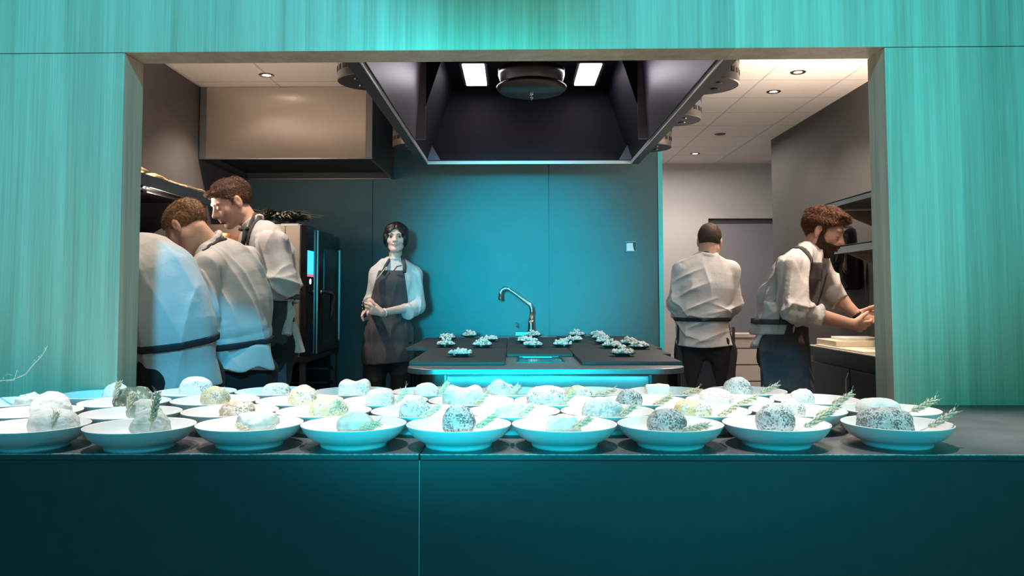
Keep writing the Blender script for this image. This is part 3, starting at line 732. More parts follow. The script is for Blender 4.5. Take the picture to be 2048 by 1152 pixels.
for i in range(5):
    z = .28 + i*.1
    obox(st, 'tray_runner', (OX - .76, OY1 - .08, z), (OX - .005, OY1 - .055, z + .012), M['steel_dark'])
    mb = MB(); mb.box(tuple(rel(st, (OX - .03, OY1 - .16, z + .005))), tuple(rel(st, (OX + .006, OY1 - .13, z + .03)))); mb.build('runner_hook', M['chrome'], st)

# dark plants on top of the oven
pl = empty('leafy_plant', (-1.62, 5.62, OZ1), 'dark leafy greenery lying on top of the oven, mostly behind the tall cook', 'plant')
MB().lathe([(0, 0), (.10, 0), (.13, .07), (.125, .07), (.095, .01), (0, .01)], 24).build('dish', M['black'], pl, smooth=True)
rs = random.Random(3)
for mname, nn in (('foliage', 340), ('pale_foliage', 120)):
    mb = MB()
    for i in range(nn):
        a = rs.uniform(0, 2*PI); r = rs.uniform(0, .10); c = Vector((r*math.cos(a)*1.6, r*math.sin(a), .05 + rs.uniform(0, .03)))
        d = Vector((math.cos(a)*1.6 + rs.gauss(0, .4), math.sin(a), rs.uniform(.05, .7))).normalized(); L_ = rs.uniform(.06, .18)
        s = d.cross(Vector((0, 0, 1))).normalized()*rs.uniform(.006, .013)
        m_ = c + d*L_*.5 + Vector((0, 0, .01)); e_ = c + d*L_ - Vector((0, 0, .02)); e_.z = max(e_.z, .006)
        v = mb._v([c, m_ + s, e_, m_ - s, m_ + Vector((0, 0, .003))]); mb.bm.faces.new([v[0], v[1], v[4]]); mb.bm.faces.new([v[1], v[2], v[4]]); mb.bm.faces.new([v[2], v[3], v[4]]); mb.bm.faces.new([v[3], v[0], v[4]])
    mb.build(mname, M['leaf'] if mname == 'foliage' else M['leaf2'], pl)

# ================================================================== left counter, shelves and food
lc = empty('left_worktop_unit', (-1.90, 4.1, 0), 'dark worktop unit along the left kitchen wall where three cooks stand', 'worktop unit')
obox(lc, 'carcass', (XL + .003, 2.75, .08), (-1.66, 5.12, .87), M['black_laminate'])
obox(lc, 'worktop', (XL + .003, 2.75, .8705), (-1.63, 5.13, .90), M['steel_dark'], bevel=.003)
for i in range(4):
    y = 2.77 + i*.585
    dr = obox(lc, 'door', (-1.659, y, .10), (-1.64, y + .578, .86), M['black_laminate'])
    mb = MB(); mb.box(tuple(rel(lc, (-1.639, y + .52, .45))), tuple(rel(lc, (-1.627, y + .535, .75)))); mb.build('handle', M['steel_dark'], dr)
sh = empty('wall_shelf', (-2.0, 4.0, 1.78), 'dark upper wall shelf on the left carrying flatbreads', 'shelf', 'left wall shelves')
ux = -1.80; du = -.0
uz = P(288, 351, ux/((288-1030)/1650)).z
sh.location.z = uz
obox(sh, 'shelf_board', (XL + .002, 2.85, uz - .045), (ux, 4.95, uz), M['black'], bevel=.002)
obox(sh, 'front_lip', (ux + .0005, 2.85, uz - .055), (ux + .012, 4.95, uz + .002), M['steel_dark'])
for y in (3.3, 4.1, 4.8):
    mb = MB(); mb.prism([(0, 0), (.34, 0), (.34, -.015), (0, -.22)], -.006, .006, M4=Matrix.Translation(rel(sh, (XL + .002, y, uz - .0455))) @ Matrix.Rotation(PI/2, 4, 'X')); mb.build('bracket', M['black'], sh)
mb = MB(); 
mb.tube([rel(sh, (ux - .05, 3.0, uz - .06)), rel(sh, (ux - .05, 4.9, uz - .06))], .008, n=8); mb.build('hanging_rail', M['steel_dark'], sh)
s2 = empty('wall_shelf', (-2.0, 4.0, 1.46), 'dark lower wall shelf on the left behind the bent cooks', 'shelf', 'left wall shelves')
obox(s2, 'shelf_board', (XL + .002, 2.9, 1.435), (-1.74, 5.19, 1.46), M['black'], bevel=.002)
for y in (3.4, 4.6):
    mb = MB(); mb.prism([(0, 0), (.28, 0), (.28, -.015), (0, -.18)], -.006, .006, M4=Matrix.Translation(rel(s2, (XL + .002, y, 1.4345))) @ Matrix.Rotation(PI/2, 4, 'X')); mb.build('bracket', M['black'], s2)
BRL = ['nearest', 'second nearest', 'third nearest', 'fourth nearest', 'fifth nearest', 'sixth nearest', 'seventh nearest', 'farthest']
for i in range(8):
    bm = bmesh.new(); bmesh.ops.create_icosphere(bm, subdivisions=3, radius=1)
    for v in bm.verts:
        p = v.co; q = mnoise.noise(p*2 + Vector((i*3, 0, 0)))*.2 + mnoise.noise(p*5 + Vector((i*3, 7, 0)))*.12
        k = 1 + q; wv = .25*math.sin(p.x*3.1 + i)*math.cos(p.y*2.7)
        v.co = Vector((p.x*.085*k, p.y*.098*k, (p.z*.014 + wv*.055)))
    zmin = min(v.co.z for v in bm.verts)
    me = bpy.data.meshes.new('flatbread'); bm.to_mesh(me); bm.free(); me.materials.append(M['bread'])
    for p in me.polygons: p.use_smooth = True
    o = put('flatbread', me, loc=(ux - .10, 4.02 + i*.245, uz + .002 - zmin)); o.rotation_euler.z = .15*math.sin(i*2.)
    if i > 3: o.location.y = 4.02 + i*.235
    if o.location.y > 4.85: bpy.data.objects.remove(o); continue
    tag(o, 'crisp wavy pale flatbread on upper left shelf, %s to the camera' % BRL[i], 'flatbread', 'flatbreads on the upper left shelf')
for i in range(5):
    bm = bmesh.new(); bmesh.ops.create_icosphere(bm, subdivisions=3, radius=1)
    for v in bm.verts:
        p = v.co; k = 1 + mnoise.noise(p*2.2 + Vector((0, i*5, 0)))*.45; v.co = Vector((p.x*.035*k, p.y*.04*k, p.z*.03*k))
    zmin = min(v.co.z for v in bm.verts)
    me = bpy.data.meshes.new('pink_morsel'); bm.to_mesh(me); bm.free(); me.materials.append(M['pinkfood'])
    for p in me.polygons: p.use_smooth = True
    o = put('pink_morsel', me, loc=(ux - .05 - .05*(i % 2), 3.56 + i*.075, uz + .0022 - zmin)); tag(o, 'lumpy pinkish morsel at the near end of the upper left shelf', 'food', 'pink morsels on the upper left shelf')
for i in range(4):
    c = P(296 + i*11, 460, 1.90*1650/(1030 - 296 - i*11))
    bm = bmesh.new(); bmesh.ops.create_icosphere(bm, subdivisions=3, radius=1)
    for v in bm.verts:
        p = v.co; k = 1 + mnoise.noise(p*2.2 + Vector((3, i*5, 0)))*.4; v.co = Vector((p.x*.045*k, p.y*.045*k, p.z*.04*k))
    zmin = min(v.co.z for v in bm.verts)
    me = bpy.data.meshes.new('bread_roll'); bm.to_mesh(me); bm.free(); me.materials.append(M['bread'] if i > 1 else M['copper'])
    for p in me.polygons: p.use_smooth = True
    o = put('bread_roll', me, loc=(-1.93, 3.95 + i*.13, 1.4605 - zmin)); tag(o, 'small brown roll on the lower left shelf above the bent cooks', 'bread roll', 'rolls on the lower left shelf')
cpn = P(462, 462, 4.75)
pan = empty('unclear_pot_shape', (-1.81, 5.06, 1.4605), 'unidentified orange-brown patch drawn as a pot between the two cooks at left', 'pot')  # pot shape put in for an unidentified orange-brown patch
MB().lathe([(0, 0), (.05, 0), (.062, .02), (.064, .14), (.061, .14), (.056, .03), (0, .012)], 32).build('pot_body', M['copper'], pan, smooth=True)
MB().tube([(.0, -.062, .12), (.0, -.12, .13), (.0, -.20, .135)], .006).build('handle', M['copper'], pan, smooth=True)

# ================================================================== right wall: shelves, dispenser, worktop
def rshelf(y0, y1, xf, zt, th, label):
    s = empty('steel_shelf', (2.2, (y0+y1)/2, zt), label, 'shelf', 'right wall steel shelves')
    MB().prism([tuple(rel(s, (xf, y0, 0)))[:2], tuple(rel(s, (XR - .003, y0, 0)))[:2], tuple(rel(s, (XR - .003, y1 + .30, 0)))[:2], tuple(rel(s, (xf, y1, 0)))[:2]], -.006, 0).build('shelf_top', M['steel'], s)
    mb = MB(); mb.box(tuple(rel(s, (xf, y0, zt - th))), tuple(rel(s, (xf + .006, y1, zt + .002)))); mb.build('front_lip', M['steel'], s)
    mb = MB(); mb.box(tuple(rel(s, (xf + .02, y0 + .02, zt - th + .004))), tuple(rel(s, (XR - .02, y1 - .02, zt - .0065)))); mb.build('underside', M['black'], s)
    for y in (y0 + .5, y1 - .06):
        mb = MB(); mb.prism([(0, 0), (-.36, 0), (-.36, -.01), (0, -.16)], -.004, .004, M4=Matrix.Translation(rel(s, (XR - .003, y, zt - .0345 if th < .05 else zt - th))) @ Matrix.Rotation(PI/2, 4, 'X')); mb.build('bracket', M['steel'], s)
rshelf(4.05, P(1638, 410, 1).y and 5.28, 1.95, P(1741, 383, 1.95*1650/711).z, .032, 'upper steel wall shelf at right above the bearded cook')
rshelf(4.05, 5.12, 1.95, P(1745, 482, 1.95*1650/715).z, .045, 'lower steel wall shelf at right beside the bearded cook\'s face')
dp = empty('paper_towel_dispenser', (2.28, 5.8, 1.3), 'glossy black and steel wall dispenser hanging behind the right shelves', 'dispenser')
obox(dp, 'housing', (2.17, 5.72, 1.25), (XR - .003, 6.05, 1.53), M['black_gloss'], bevel=.02)
MB().lathe([(0, 0), (.085, 0), (.085, .36), (.078, .40), (.05, .425), (0, .43)], 32, rel(dp, (2.25, 5.64, 1.26))).build('front_cylinder', M['black_gloss'], dp, smooth=True)
obox(dp, 'steel_side', (2.10, 5.70, 1.255), (2.165, 5.90, 1.52), M['steel'], bevel=.006)
wt = empty('wall_tap', (2.36, 5.0, 1.10), 'small dark chrome wall tap above the right worktop', 'tap')
MB().tube([(.045, 0, 0), (-.04, 0, 0), (-.10, -.01, .01), (-.16, -.02, -.01), (-.165, -.02, -.05)], [.016, .014, .01, .01, .01], n=12).build('spout', M['chrome'], wt, smooth=True)
MB().lathe([(0, 0), (.022, 0), (.022, .03), (.014, .04), (0, .042)], 16, (-.03, 0, .012)).build('knob', M['black_gloss'], wt, smooth=True)
rc = empty('right_worktop_unit', (2.1, 4.0, 0), 'black worktop unit with narrow bar handles along the right wall', 'worktop unit')
XW = 1.865
obox(rc, 'worktop', (XW, 2.75, .878), (XR - .003, 5.30, .90), M['steel'], bevel=.002)
obox(rc, 'worktop_edge', (XW - .012, 2.75, .84), (XW - .0005, 5.31, .897), M['black_laminate'])
obox(rc, 'plinth', (XW + .06, 2.79, 0), (XR - .02, 5.27, .0595), M['black'])
obox(rc, 'carcass', (XW + .03, 2.77, .06), (XR - .004, 5.29, .8775), M['black'])
for i, (y0, y1) in enumerate(((2.78, 3.42), (3.425, 4.035), (4.04, 4.66), (4.665, 5.285))):
    o = obox(rc, 'door', (XW + .008, y0, .08), (XW + .029, y1 - .006, .80), M['black_laminate'], bevel=.002)
    mb = MB(); mb.tube([rel(rc, (XW + .006, y0 + .02, .12)), rel(rc, (XW - .004, y0 + .02, .74)), rel(rc, (XW - .004, y0 - .02, .78))], .0035, n=6); mb.build('handle', M['chrome'], o, smooth=True)
def sheet(name, lab, cat, x0, y0, x1, y1, z, h, m, rz=0, grp=None):
    o = MB().box((-(x1-x0)/2, -(y1-y0)/2, 0), ((x1-x0)/2, (y1-y0)/2, h)).build(name, m, loc=((x0+x1)/2, (y0+y1)/2, z), rz=rz, bevel=min(.003, h*.4))
    return tag(o, lab, cat, grp)
sheet('parchment_sheet', 'cream parchment sheet lying flat on the right worktop edge', 'paper', 1.878, 4.50, 2.27, 5.18, .9002, .010, M['paper'], .015)
tr = sheet('cutting_board', 'thick cream cutting board on the right worktop, on parchment', 'cutting board', 1.892, 4.88, 2.26, 5.22, .9104, .034, M['paper'], -.03)
sheet('white_tray', 'thin white tray lying on top of the cream cutting board', 'tray', 1.96, 4.95, 2.18, 5.16, .9446, .016, M['board'], -.05)
o = tag(MB().lathe([(0, 0), (.035, 0), (.04, .07), (.038, .07), (.034, .006), (0, .006)], 20).build('glass_cup', mat('clear_plastic', (.6, .58, .55), .15), loc=(2.13, 4.36, .9002), smooth=True), 'small translucent cup on the right worktop near the wood frame', 'cup')
# white drawers far right
dc = empty('drawer_cabinet', (2.1, 7.6, 0), 'white drawer cabinet standing in the far passage at right', 'drawer cabinet')
dxa = P(1466, 700, 7.4).x; dtop = P(1490, 668, 7.4).z
obox(dc, 'carcass', (dxa, 7.43, .02), (XR - .01, 7.69, dtop - .03), M['steel_dark'])
obox(dc, 'worktop', (dxa - .01, 7.39, dtop - .0295), (XR - .008, 7.69, dtop), M['white_gloss'])
zs = [P(1490, y, 7.4).z for y in (672, 697, 730, 763, 800, 845)]
for a, b in zip(zs, zs[1:]):
    obox(dc, 'drawer', (dxa + .004, 7.41, b + .005), (XR - .014, 7.4295, a - .005), M['white_gloss'], bevel=.002)
pst = MB().box((-.012, -.012, 0), (.012, .012, P(1467, 654, 7.3).z)).build('steel_post', M['steel_dark'], loc=(P(1467, 700, 7.3).x, 7.3, 0)); tag(pst, 'slim dark steel post standing left of the white drawers', 'post')
# wall socket
sc_ = P(1262, 493, YB); sk = empty('wall_socket', (sc_.x, YB, sc_.z), 'small square wall socket with half-open white cover on the teal wall', 'socket')
MB().box((-.042, -.006, -.042), (.042, -.0005, .042)).build('frame', M['steel_dark'], sk, bevel=.001)
MB().box((-.036, -.008, -.036), (.038, -.0065, .036)).build('recess', M['black'], sk)
MB().prism([(-.036, -.036), (.024, -.036), (.014, 0), (.014, .028), (-.03, .028), (-.036, .02)], 0, .006, M4=Matrix.Translation((0, -.0085, 0)) @ Matrix.Rotation(PI/2, 4, 'X')).build('cover', M['socket'], sk)
# ================================================================== people: signed-distance modelling turned into meshes
V = lambda *a: np.array(a, dtype=np.float32)
def nv(v): v = np.asarray(v, dtype=np.float32); return v/np.linalg.norm(v)
class Field:
    def __init__(s, lo, hi, h):
        s.lo = np.asarray(lo, np.float32); s.h = h
        s.n = np.ceil((np.asarray(hi) - s.lo)/h).astype(int) + 1
        s.D = np.full(s.n, .2, np.float32)
        s.ax = [s.lo[i] + h*np.arange(s.n[i], dtype=np.float32) for i in range(3)]
    def sub(s, lo, hi):
        a = np.clip(np.floor((np.asarray(lo) - s.lo)/s.h).astype(int), 0, s.n - 1); b = np.clip(np.ceil((np.asarray(hi) - s.lo)/s.h).astype(int) + 1, 1, s.n)
        sl = tuple(slice(a[i], max(b[i], a[i]+1)) for i in range(3))
        X = s.ax[0][sl[0]][:, None, None]; Y = s.ax[1][sl[1]][None, :, None]; Z = s.ax[2][sl[2]][None, None, :]
        return sl, X, Y, Z
    def add(s, fn, lo, hi, k=.01, op='u'):
        m = .03 + k
        sl, X, Y, Z = s.sub(np.asarray(lo) - m, np.asarray(hi) + m)
        d = fn(X, Y, Z); D = s.D[sl]
        if op == 'u':
            hh = np.clip(.5 + .5*(D - d)/k, 0, 1); s.D[sl] = D*(1-hh) + d*hh - k*hh*(1-hh)
        elif op == 's':
            d = -d; hh = np.clip(.5 - .5*(D - d)/k, 0, 1); s.D[sl] = D*(1-hh) + d*hh + k*hh*(1-hh)
    # primitives
    def cap(s, a, b, ra, rb, k=.01, op='u'):
        a = np.asarray(a, np.float32); b = np.asarray(b, np.float32); ab = b - a; L2 = float(ab@ab) + 1e-9
        def fn(X, Y, Z):
            t = np.clip(((X-a[0])*ab[0] + (Y-a[1])*ab[1] + (Z-a[2])*ab[2])/L2, 0, 1)
            dx = X-a[0]-t*ab[0]; dy = Y-a[1]-t*ab[1]; dz = Z-a[2]-t*ab[2]
            return np.sqrt(dx*dx+dy*dy+dz*dz) - (ra + (rb-ra)*t)
        r = max(ra, rb); s.add(fn, np.minimum(a, b) - r, np.maximum(a, b) + r, k, op)
    def seg(s, a, b, wa, da, wb, db, L, k=.02, op='u', e=2.0):
        """flattened capsule: half width w along the direction L, half depth d across it"""
        a = np.asarray(a, np.float32); b = np.asarray(b, np.float32); ab = b - a; ln = float(np.linalg.norm(ab)) + 1e-6; u = ab/ln
        L = np.asarray(L, np.float32); L = nv(L - u*(L@u)); F = np.cross(u, L)
        def fn(X, Y, Z):
            px, py, pz = X-a[0], Y-a[1], Z-a[2]
            ta = px*u[0]+py*u[1]+pz*u[2]; t = np.clip(ta/ln, 0, 1); ex = ta - t*ln
            l = px*L[0]+py*L[1]+pz*L[2]; f = px*F[0]+py*F[1]+pz*F[2]
            w = wa+(wb-wa)*t; d = da+(db-da)*t; mn = np.minimum(w, d)
            if e == 2.0: q = np.sqrt((l/w)**2 + (f/d)**2 + (ex/mn)**2)
            else: q = (np.abs(l/w)**e + np.abs(f/d)**e + np.abs(ex/mn)**e)**(1/e)
            return (q - 1)*mn
        r = max(wa, wb, da, db); s.add(fn, np.minimum(a, b) - r, np.maximum(a, b) + r, k, op)
    def ell(s, c, r, R=None, k=.01, op='u'):
        c = np.asarray(c, np.float32); R = np.eye(3, dtype=np.float32) if R is None else np.asarray(R, np.float32)
        def fn(X, Y, Z):
            px, py, pz = X-c[0], Y-c[1], Z-c[2]
            q = 0; g = 0
            for i in range(3):
                w = px*R[0, i]+py*R[1, i]+pz*R[2, i]; q = q + (w/r[i])**2; g = g + (w/r[i]**2)**2
            q = np.sqrt(q); g = np.sqrt(g) + 1e-6
            return q*(q-1)/g
        m = max(r); s.add(fn, c - m, c + m, k, op)
def surface(F, D=None):
    D = F.D if D is None else D; ins = D < 0; h = F.h
    c = np.zeros(np.array(D.shape)-1, np.uint8)
    for i in (0, 1):
        for j in (0, 1):
            for k in (0, 1): c += ins[i:D.shape[0]-1+i, j:D.shape[1]-1+j, k:D.shape[2]-1+k]
    act = (c > 0) & (c < 8); idx = np.argwhere(act)
    if len(idx) == 0: return np.zeros((0, 3)), np.zeros((0, 4), int)
    num = -np.ones(act.shape, np.int32); num[act] = np.arange(len(idx))
    acc = np.zeros((len(idx), 3)); cnt = np.zeros(len(idx))
    I, J, K = idx.T
    for ax in range(3):
        for p in (0, 1):
            for q in (0, 1):
                o = [0, 0, 0]; o[(ax+1) % 3] = p; o[(ax+2) % 3] = q
                o2 = list(o); o2[ax] = 1
                d0 = D[I+o[0], J+o[1], K+o[2]]; d1 = D[I+o2[0], J+o2[1], K+o2[2]]
                m = (d0 < 0) != (d1 < 0); t = np.where(m, d0/np.where(m, d0-d1, 1), 0)
                pos = np.array(o, float)[None].repeat(len(idx), 0); pos[:, ax] = t
                acc += pos*m[:, None]; cnt += m
    v = F.lo + (idx + acc/cnt[:, None])*h
    quads = []
    for ax in range(3):
        u_, w_ = (ax+1) % 3, (ax+2) % 3
        sl0 = [slice(1, -1)]*3; sl0[ax] = slice(0, -1); a = ins[tuple(sl0)]
        sl1 = list(sl0); sl1[ax] = slice(1, None); b = ins[tuple(sl1)]
        e = np.argwhere(a != b)
        if len(e) == 0: continue
        fl = a[tuple(e.T)]
        e = e.copy(); e[:, u_] += 1; e[:, w_] += 1
        def cell(du, dw):
            q = e.copy(); q[:, u_] -= du; q[:, w_] -= dw; return num[tuple(q.T)]
        Q = np.stack([cell(1, 1), cell(0, 1), cell(0, 0), cell(1, 0)], 1)
        Q[~fl] = Q[~fl][:, ::-1]; quads.append(Q)
    return v, np.concatenate(quads)
def strands(v, q, c, HR, s, seed, count, ln, r, lift=.35, keep=None):
    """short tapered locks lying on the hair shell, combed forward and down from the crown"""
    rs = np.random.RandomState(seed); a = v[q[:, 0]]; b = v[q[:, 1]]; d_ = v[q[:, 3]]
    n = np.cross(b-a, d_-a); n /= np.linalg.norm(n, axis=1, keepdims=True) + 1e-9
    pc = v[q].mean(1); i = rs.randint(0, len(q), count); p = pc[i]; n = n[i]
    L_ = (p - c) @ HR / s
    sgn = np.sign((n*(p-c)).sum(1)); n = n*sgn[:, None]
    m = (L_[:, 2] > -.2); p, n, L_ = p[m], n[m], L_[m]; k = len(p)
    if keep is not None:
        m = keep(L_); p, n, L_ = p[m], n[m], L_[m]; k = len(p)
    crown = np.array([0, -.05, .11]); fl = L_ - crown; fl[:, 2] -= .03; fl = fl @ HR.T
    fl -= n*(fl*n).sum(1, keepdims=True); fl /= np.linalg.norm(fl, axis=1, keepdims=True) + 1e-9
    fl += rs.normal(size=(k, 3))*.28; fl += n*lift*rs.uniform(.3, 1, (k, 1)); fl /= np.linalg.norm(fl, axis=1, keepdims=True)
    sd = np.cross(fl, n); sd /= np.linalg.norm(sd, axis=1, keepdims=True) + 1e-9; up = np.cross(sd, fl)
    le = ln*rs.uniform(.6, 1.3, (k, 1)); b0 = p - n*r*.6
    V_ = []; 
    for t, w in ((0, 1), (.55, .8)):
        cc = b0 + fl*le*t - n*le*lift*.35*t*t
        V_ += [cc + sd*r*w, cc - sd*r*w*.5 + up*r*w*.8, cc - sd*r*w*.5 - up*r*w*.8]
    V_.append(b0 + fl*le - n*le*lift*.5)
    A_ = np.stack(V_, 1).reshape(-1, 3); o = (np.arange(k)*7)[:, None] + len(v)
    Qs = [o + np.array([[0, 1, 4, 3]]), o + np.array([[1, 2, 5, 4]]), o + np.array([[2, 0, 3, 5]])]; Ts = [o + np.array([[3, 4, 6]]), o + np.array([[4, 5, 6]]), o + np.array([[5, 3, 6]])]
    return A_, np.concatenate(Qs), np.concatenate(Ts)
def to_obj(name, F, mats, parent, D=None, origin=(0, 0, 0), matfn=None, smooth_it=1, hair=None):
    v, q = surface(F, D)
    q = q[(q >= 0).all(1)]
    # light Laplacian relaxation takes the voxel steps out
    for _ in range(smooth_it):
        acc = np.zeros_like(v); cn = np.zeros(len(v))
        for i in range(4):
            np.add.at(acc, q[:, i], v[q[:, (i+1) % 4]]); np.add.at(acc, q[:, i], v[q[:, (i+3) % 4]]); np.add.at(cn, q[:, i], 2)
        v = np.where(cn[:, None] > 0, v*.4 + .6*acc/np.maximum(cn, 1)[:, None], v)
    tri = np.zeros((0, 3), int); q0 = q
    if hair and hair[4]: A_, q1, tri = strands(v, q, *hair); v = np.concatenate([v, A_]); q = np.concatenate([q, q1])
    me = bpy.data.meshes.new(name); nt_ = len(tri); me.vertices.add(len(v)); me.loops.add(len(q)*4 + nt_*3); me.polygons.add(len(q) + nt_)
    me.vertices.foreach_set('co', (v - np.asarray(origin)).astype(np.float32).ravel())
    me.loops.foreach_set('vertex_index', np.concatenate([q.ravel(), tri.ravel()]).astype(np.int32))
    me.polygons.foreach_set('loop_start', np.concatenate([np.arange(0, len(q)*4, 4), len(q)*4 + np.arange(0, nt_*3, 3)]).astype(np.int32)); me.polygons.foreach_set('loop_total', np.concatenate([np.full(len(q), 4), np.full(nt_, 3)]).astype(np.int32))
    me.polygons.foreach_set('use_smooth', np.ones(len(q) + nt_, bool))
    for m in (mats if isinstance(mats, (list, tuple)) else [mats]): me.materials.append(m)
    if matfn is not None:
        me.polygons.foreach_set('material_index', matfn(v[q].mean(1)).astype(np.int32))
    me.update(calc_edges=True)
    return put(name, me, parent)
def folds(X, Y, Z, seed, amp, freq=20, zb=None):
    """creases: long narrow ridges running in a few directions, fading in and out"""
    rs = np.random.RandomState(seed); out = 0
    for i in range(9):
        low = i >= 6 and zb is not None
        a = rs.normal(size=3); a[2] = a[2]*.35 if not low else 2.5*np.sign(a[2]); a = a/np.linalg.norm(a)*freq*rs.uniform(2.2, 4.2)
        b = rs.normal(size=3)*5; b[2] *= .7; c = rs.normal(size=3)*8; c[2] *= .6; ph = rs.uniform(0, 6)
        w = np.sin(b[0]*X + b[1]*Y + b[2]*Z + ph); m = np.clip(np.sin(c[0]*X + c[1]*Y + c[2]*Z + ph*2), 0, 1)
        u = a[0]*X + a[1]*Y + a[2]*Z + 1.3*w
        s_ = (1 - np.abs(np.sin(u*.5)))**2.5 * m
        if zb is not None: s_ = s_*(np.exp(-((Z - zb - .05)/.06)**2) if low else (.6 + .5*np.exp(-((Z - zb - .12)/.20)**2)))
        out = out + s_*(1 if i % 3 else -.5)
    return out*amp*1.5

def head_frame(yaw, pitch, roll=0):
    """columns: side, front, up. yaw = direction the face points in (radians, ccw from +y), pitch down positive"""
    R = Matrix.Rotation(yaw, 3, 'Z') @ Matrix.Rotation(-pitch, 3, 'X') @ Matrix.Rotation(roll, 3, 'Y')
    return np.array(R, dtype=np.float32)
def head(F, c, R, s=1., female=False, lids=False, ears=True, sv=None):
    sv = np.array([s, s, s], np.float32) if sv is None else sv
    T = lambda x, y, z: c + R @ (V(x, y, z)*sv)
    E = lambda p, r, k=.012, op='u': F.ell(T(*p), [q*w for q, w in zip(r, sv)], R, k*s, op)
    C = lambda p, q, a, b, k=.01, op='u': F.cap(T(*p), T(*q), a*s, b*s, k*s, op)
    jw = .92 if female else 1.
    E((0, -.014, .034), (.076, .096, .084), .02)
    E((0, .022, -.018), (.064*jw, .066, .088), .03)
    for g in (-1, 1):
        C((g*.050*jw, .000, -.058), (g*.016, .058, -.098), .017 if female else .021, .017, .03)
        E((g*.038, .056, -.022), (.024, .022, .024) if not female else (.022, .018, .026), .02)      # cheekbone
        E((g*.028, .079, .028), (.026, .011, .008 if female else .011), .014)   # brow
        E((g*.031, .097, .004), (.018, .019, .013), .012, 's')    # socket
        E((g*.0115, .099, -.028), (.0085, .010, .008), .007)      # nostril wing
        if ears:
            E((g*.078, -.010, -.006), (.009, .019, .031), .006)
            E((g*.087, -.004, -.002), (.006, .010, .017), .006, 's')
            E((g*.076, -.006, -.032), (.007, .010, .010), .006)
        if lids: E((g*.031, .0765, .003), (.016, .013, .0115), .005)
    nf = .88 if female else 1.
    C((0, .083, .018), (0, .108 - (1-nf)*.06, -.022), .0075*nf, .0115*nf, .012)
    E((0, .111 - (1-nf)*.07, -.026), (.0105*nf, .010*nf, .009*nf), .008)
    E((0, .080 if not female else .076, -.046), (.030, .018, .018) if not female else (.025, .014, .015), .02)
    lw = .82 if female else 1.
    E((0, .0925, -.0555), (.023*lw, .0085, .0050), .005)
    E((0, .0920, -.0660), (.019*lw, .0090, .0060), .005)
    E((0, .1045, -.0612), (.026, .008, .0013), .003, 's')
    E((0, .070, -.097), (.019, .017, .015), .018)
    return T
def hand(F, w, u, n, t, curls=(.5, .5, .5, .5), L=.185, thumb=(.8, .2), spread=.10, sc=1.):
    """w wrist, u finger direction, n the way the palm faces, t thumb side"""
    w = np.asarray(w, np.float32); u, n, t = nv(u), np.asarray(n, np.float32), np.asarray(t, np.float32)
    n = nv(n - u*(n@u)); t = np.cross(n, u)*np.sign(np.cross(n, u)@t)
    F.seg(w, w + u*.082*sc, .026*sc, .018*sc, .037*sc, .0125*sc, t, .012)
    for i, (off, ln) in enumerate(((.029, .070), (.010, .079), (-.010, .073), (-.028, .058))):
        p = w + u*(.084 - abs(off - .004)*.25)*sc + t*off*sc; a = (off/.029)*spread; c = curls[i]; ang = c*.55
        d0 = nv(u*math.cos(a) + t*math.sin(a)); r = .0092*sc
        for f_, r2 in ((.46, .0086), (.31, .0078), (.23, .0066)):
            d = d0*math.cos(ang) + n*math.sin(ang); q = p + d*ln*f_*sc; F.cap(p, q, r, r2*sc, .003); p = q; r = r2*sc; ang += c*.8
    p = w + u*.022*sc + t*.024*sc + n*.006; d = nv(u*math.cos(thumb[0]) + t*math.sin(thumb[0]) + n*thumb[1])
    q = p + d*.042*sc; F.cap(p, q, .0135*sc, .0110*sc, .008); d2 = nv(d + u*.35 + n*.15); q2 = q + d2*.032*sc; F.cap(q, q2, .0108*sc, .0095*sc, .003)
    d3 = nv(d2 + u*.2 + n*.2); F.cap(q2, q2 + d3*.024*sc, .0095*sc, .0075*sc, .003)

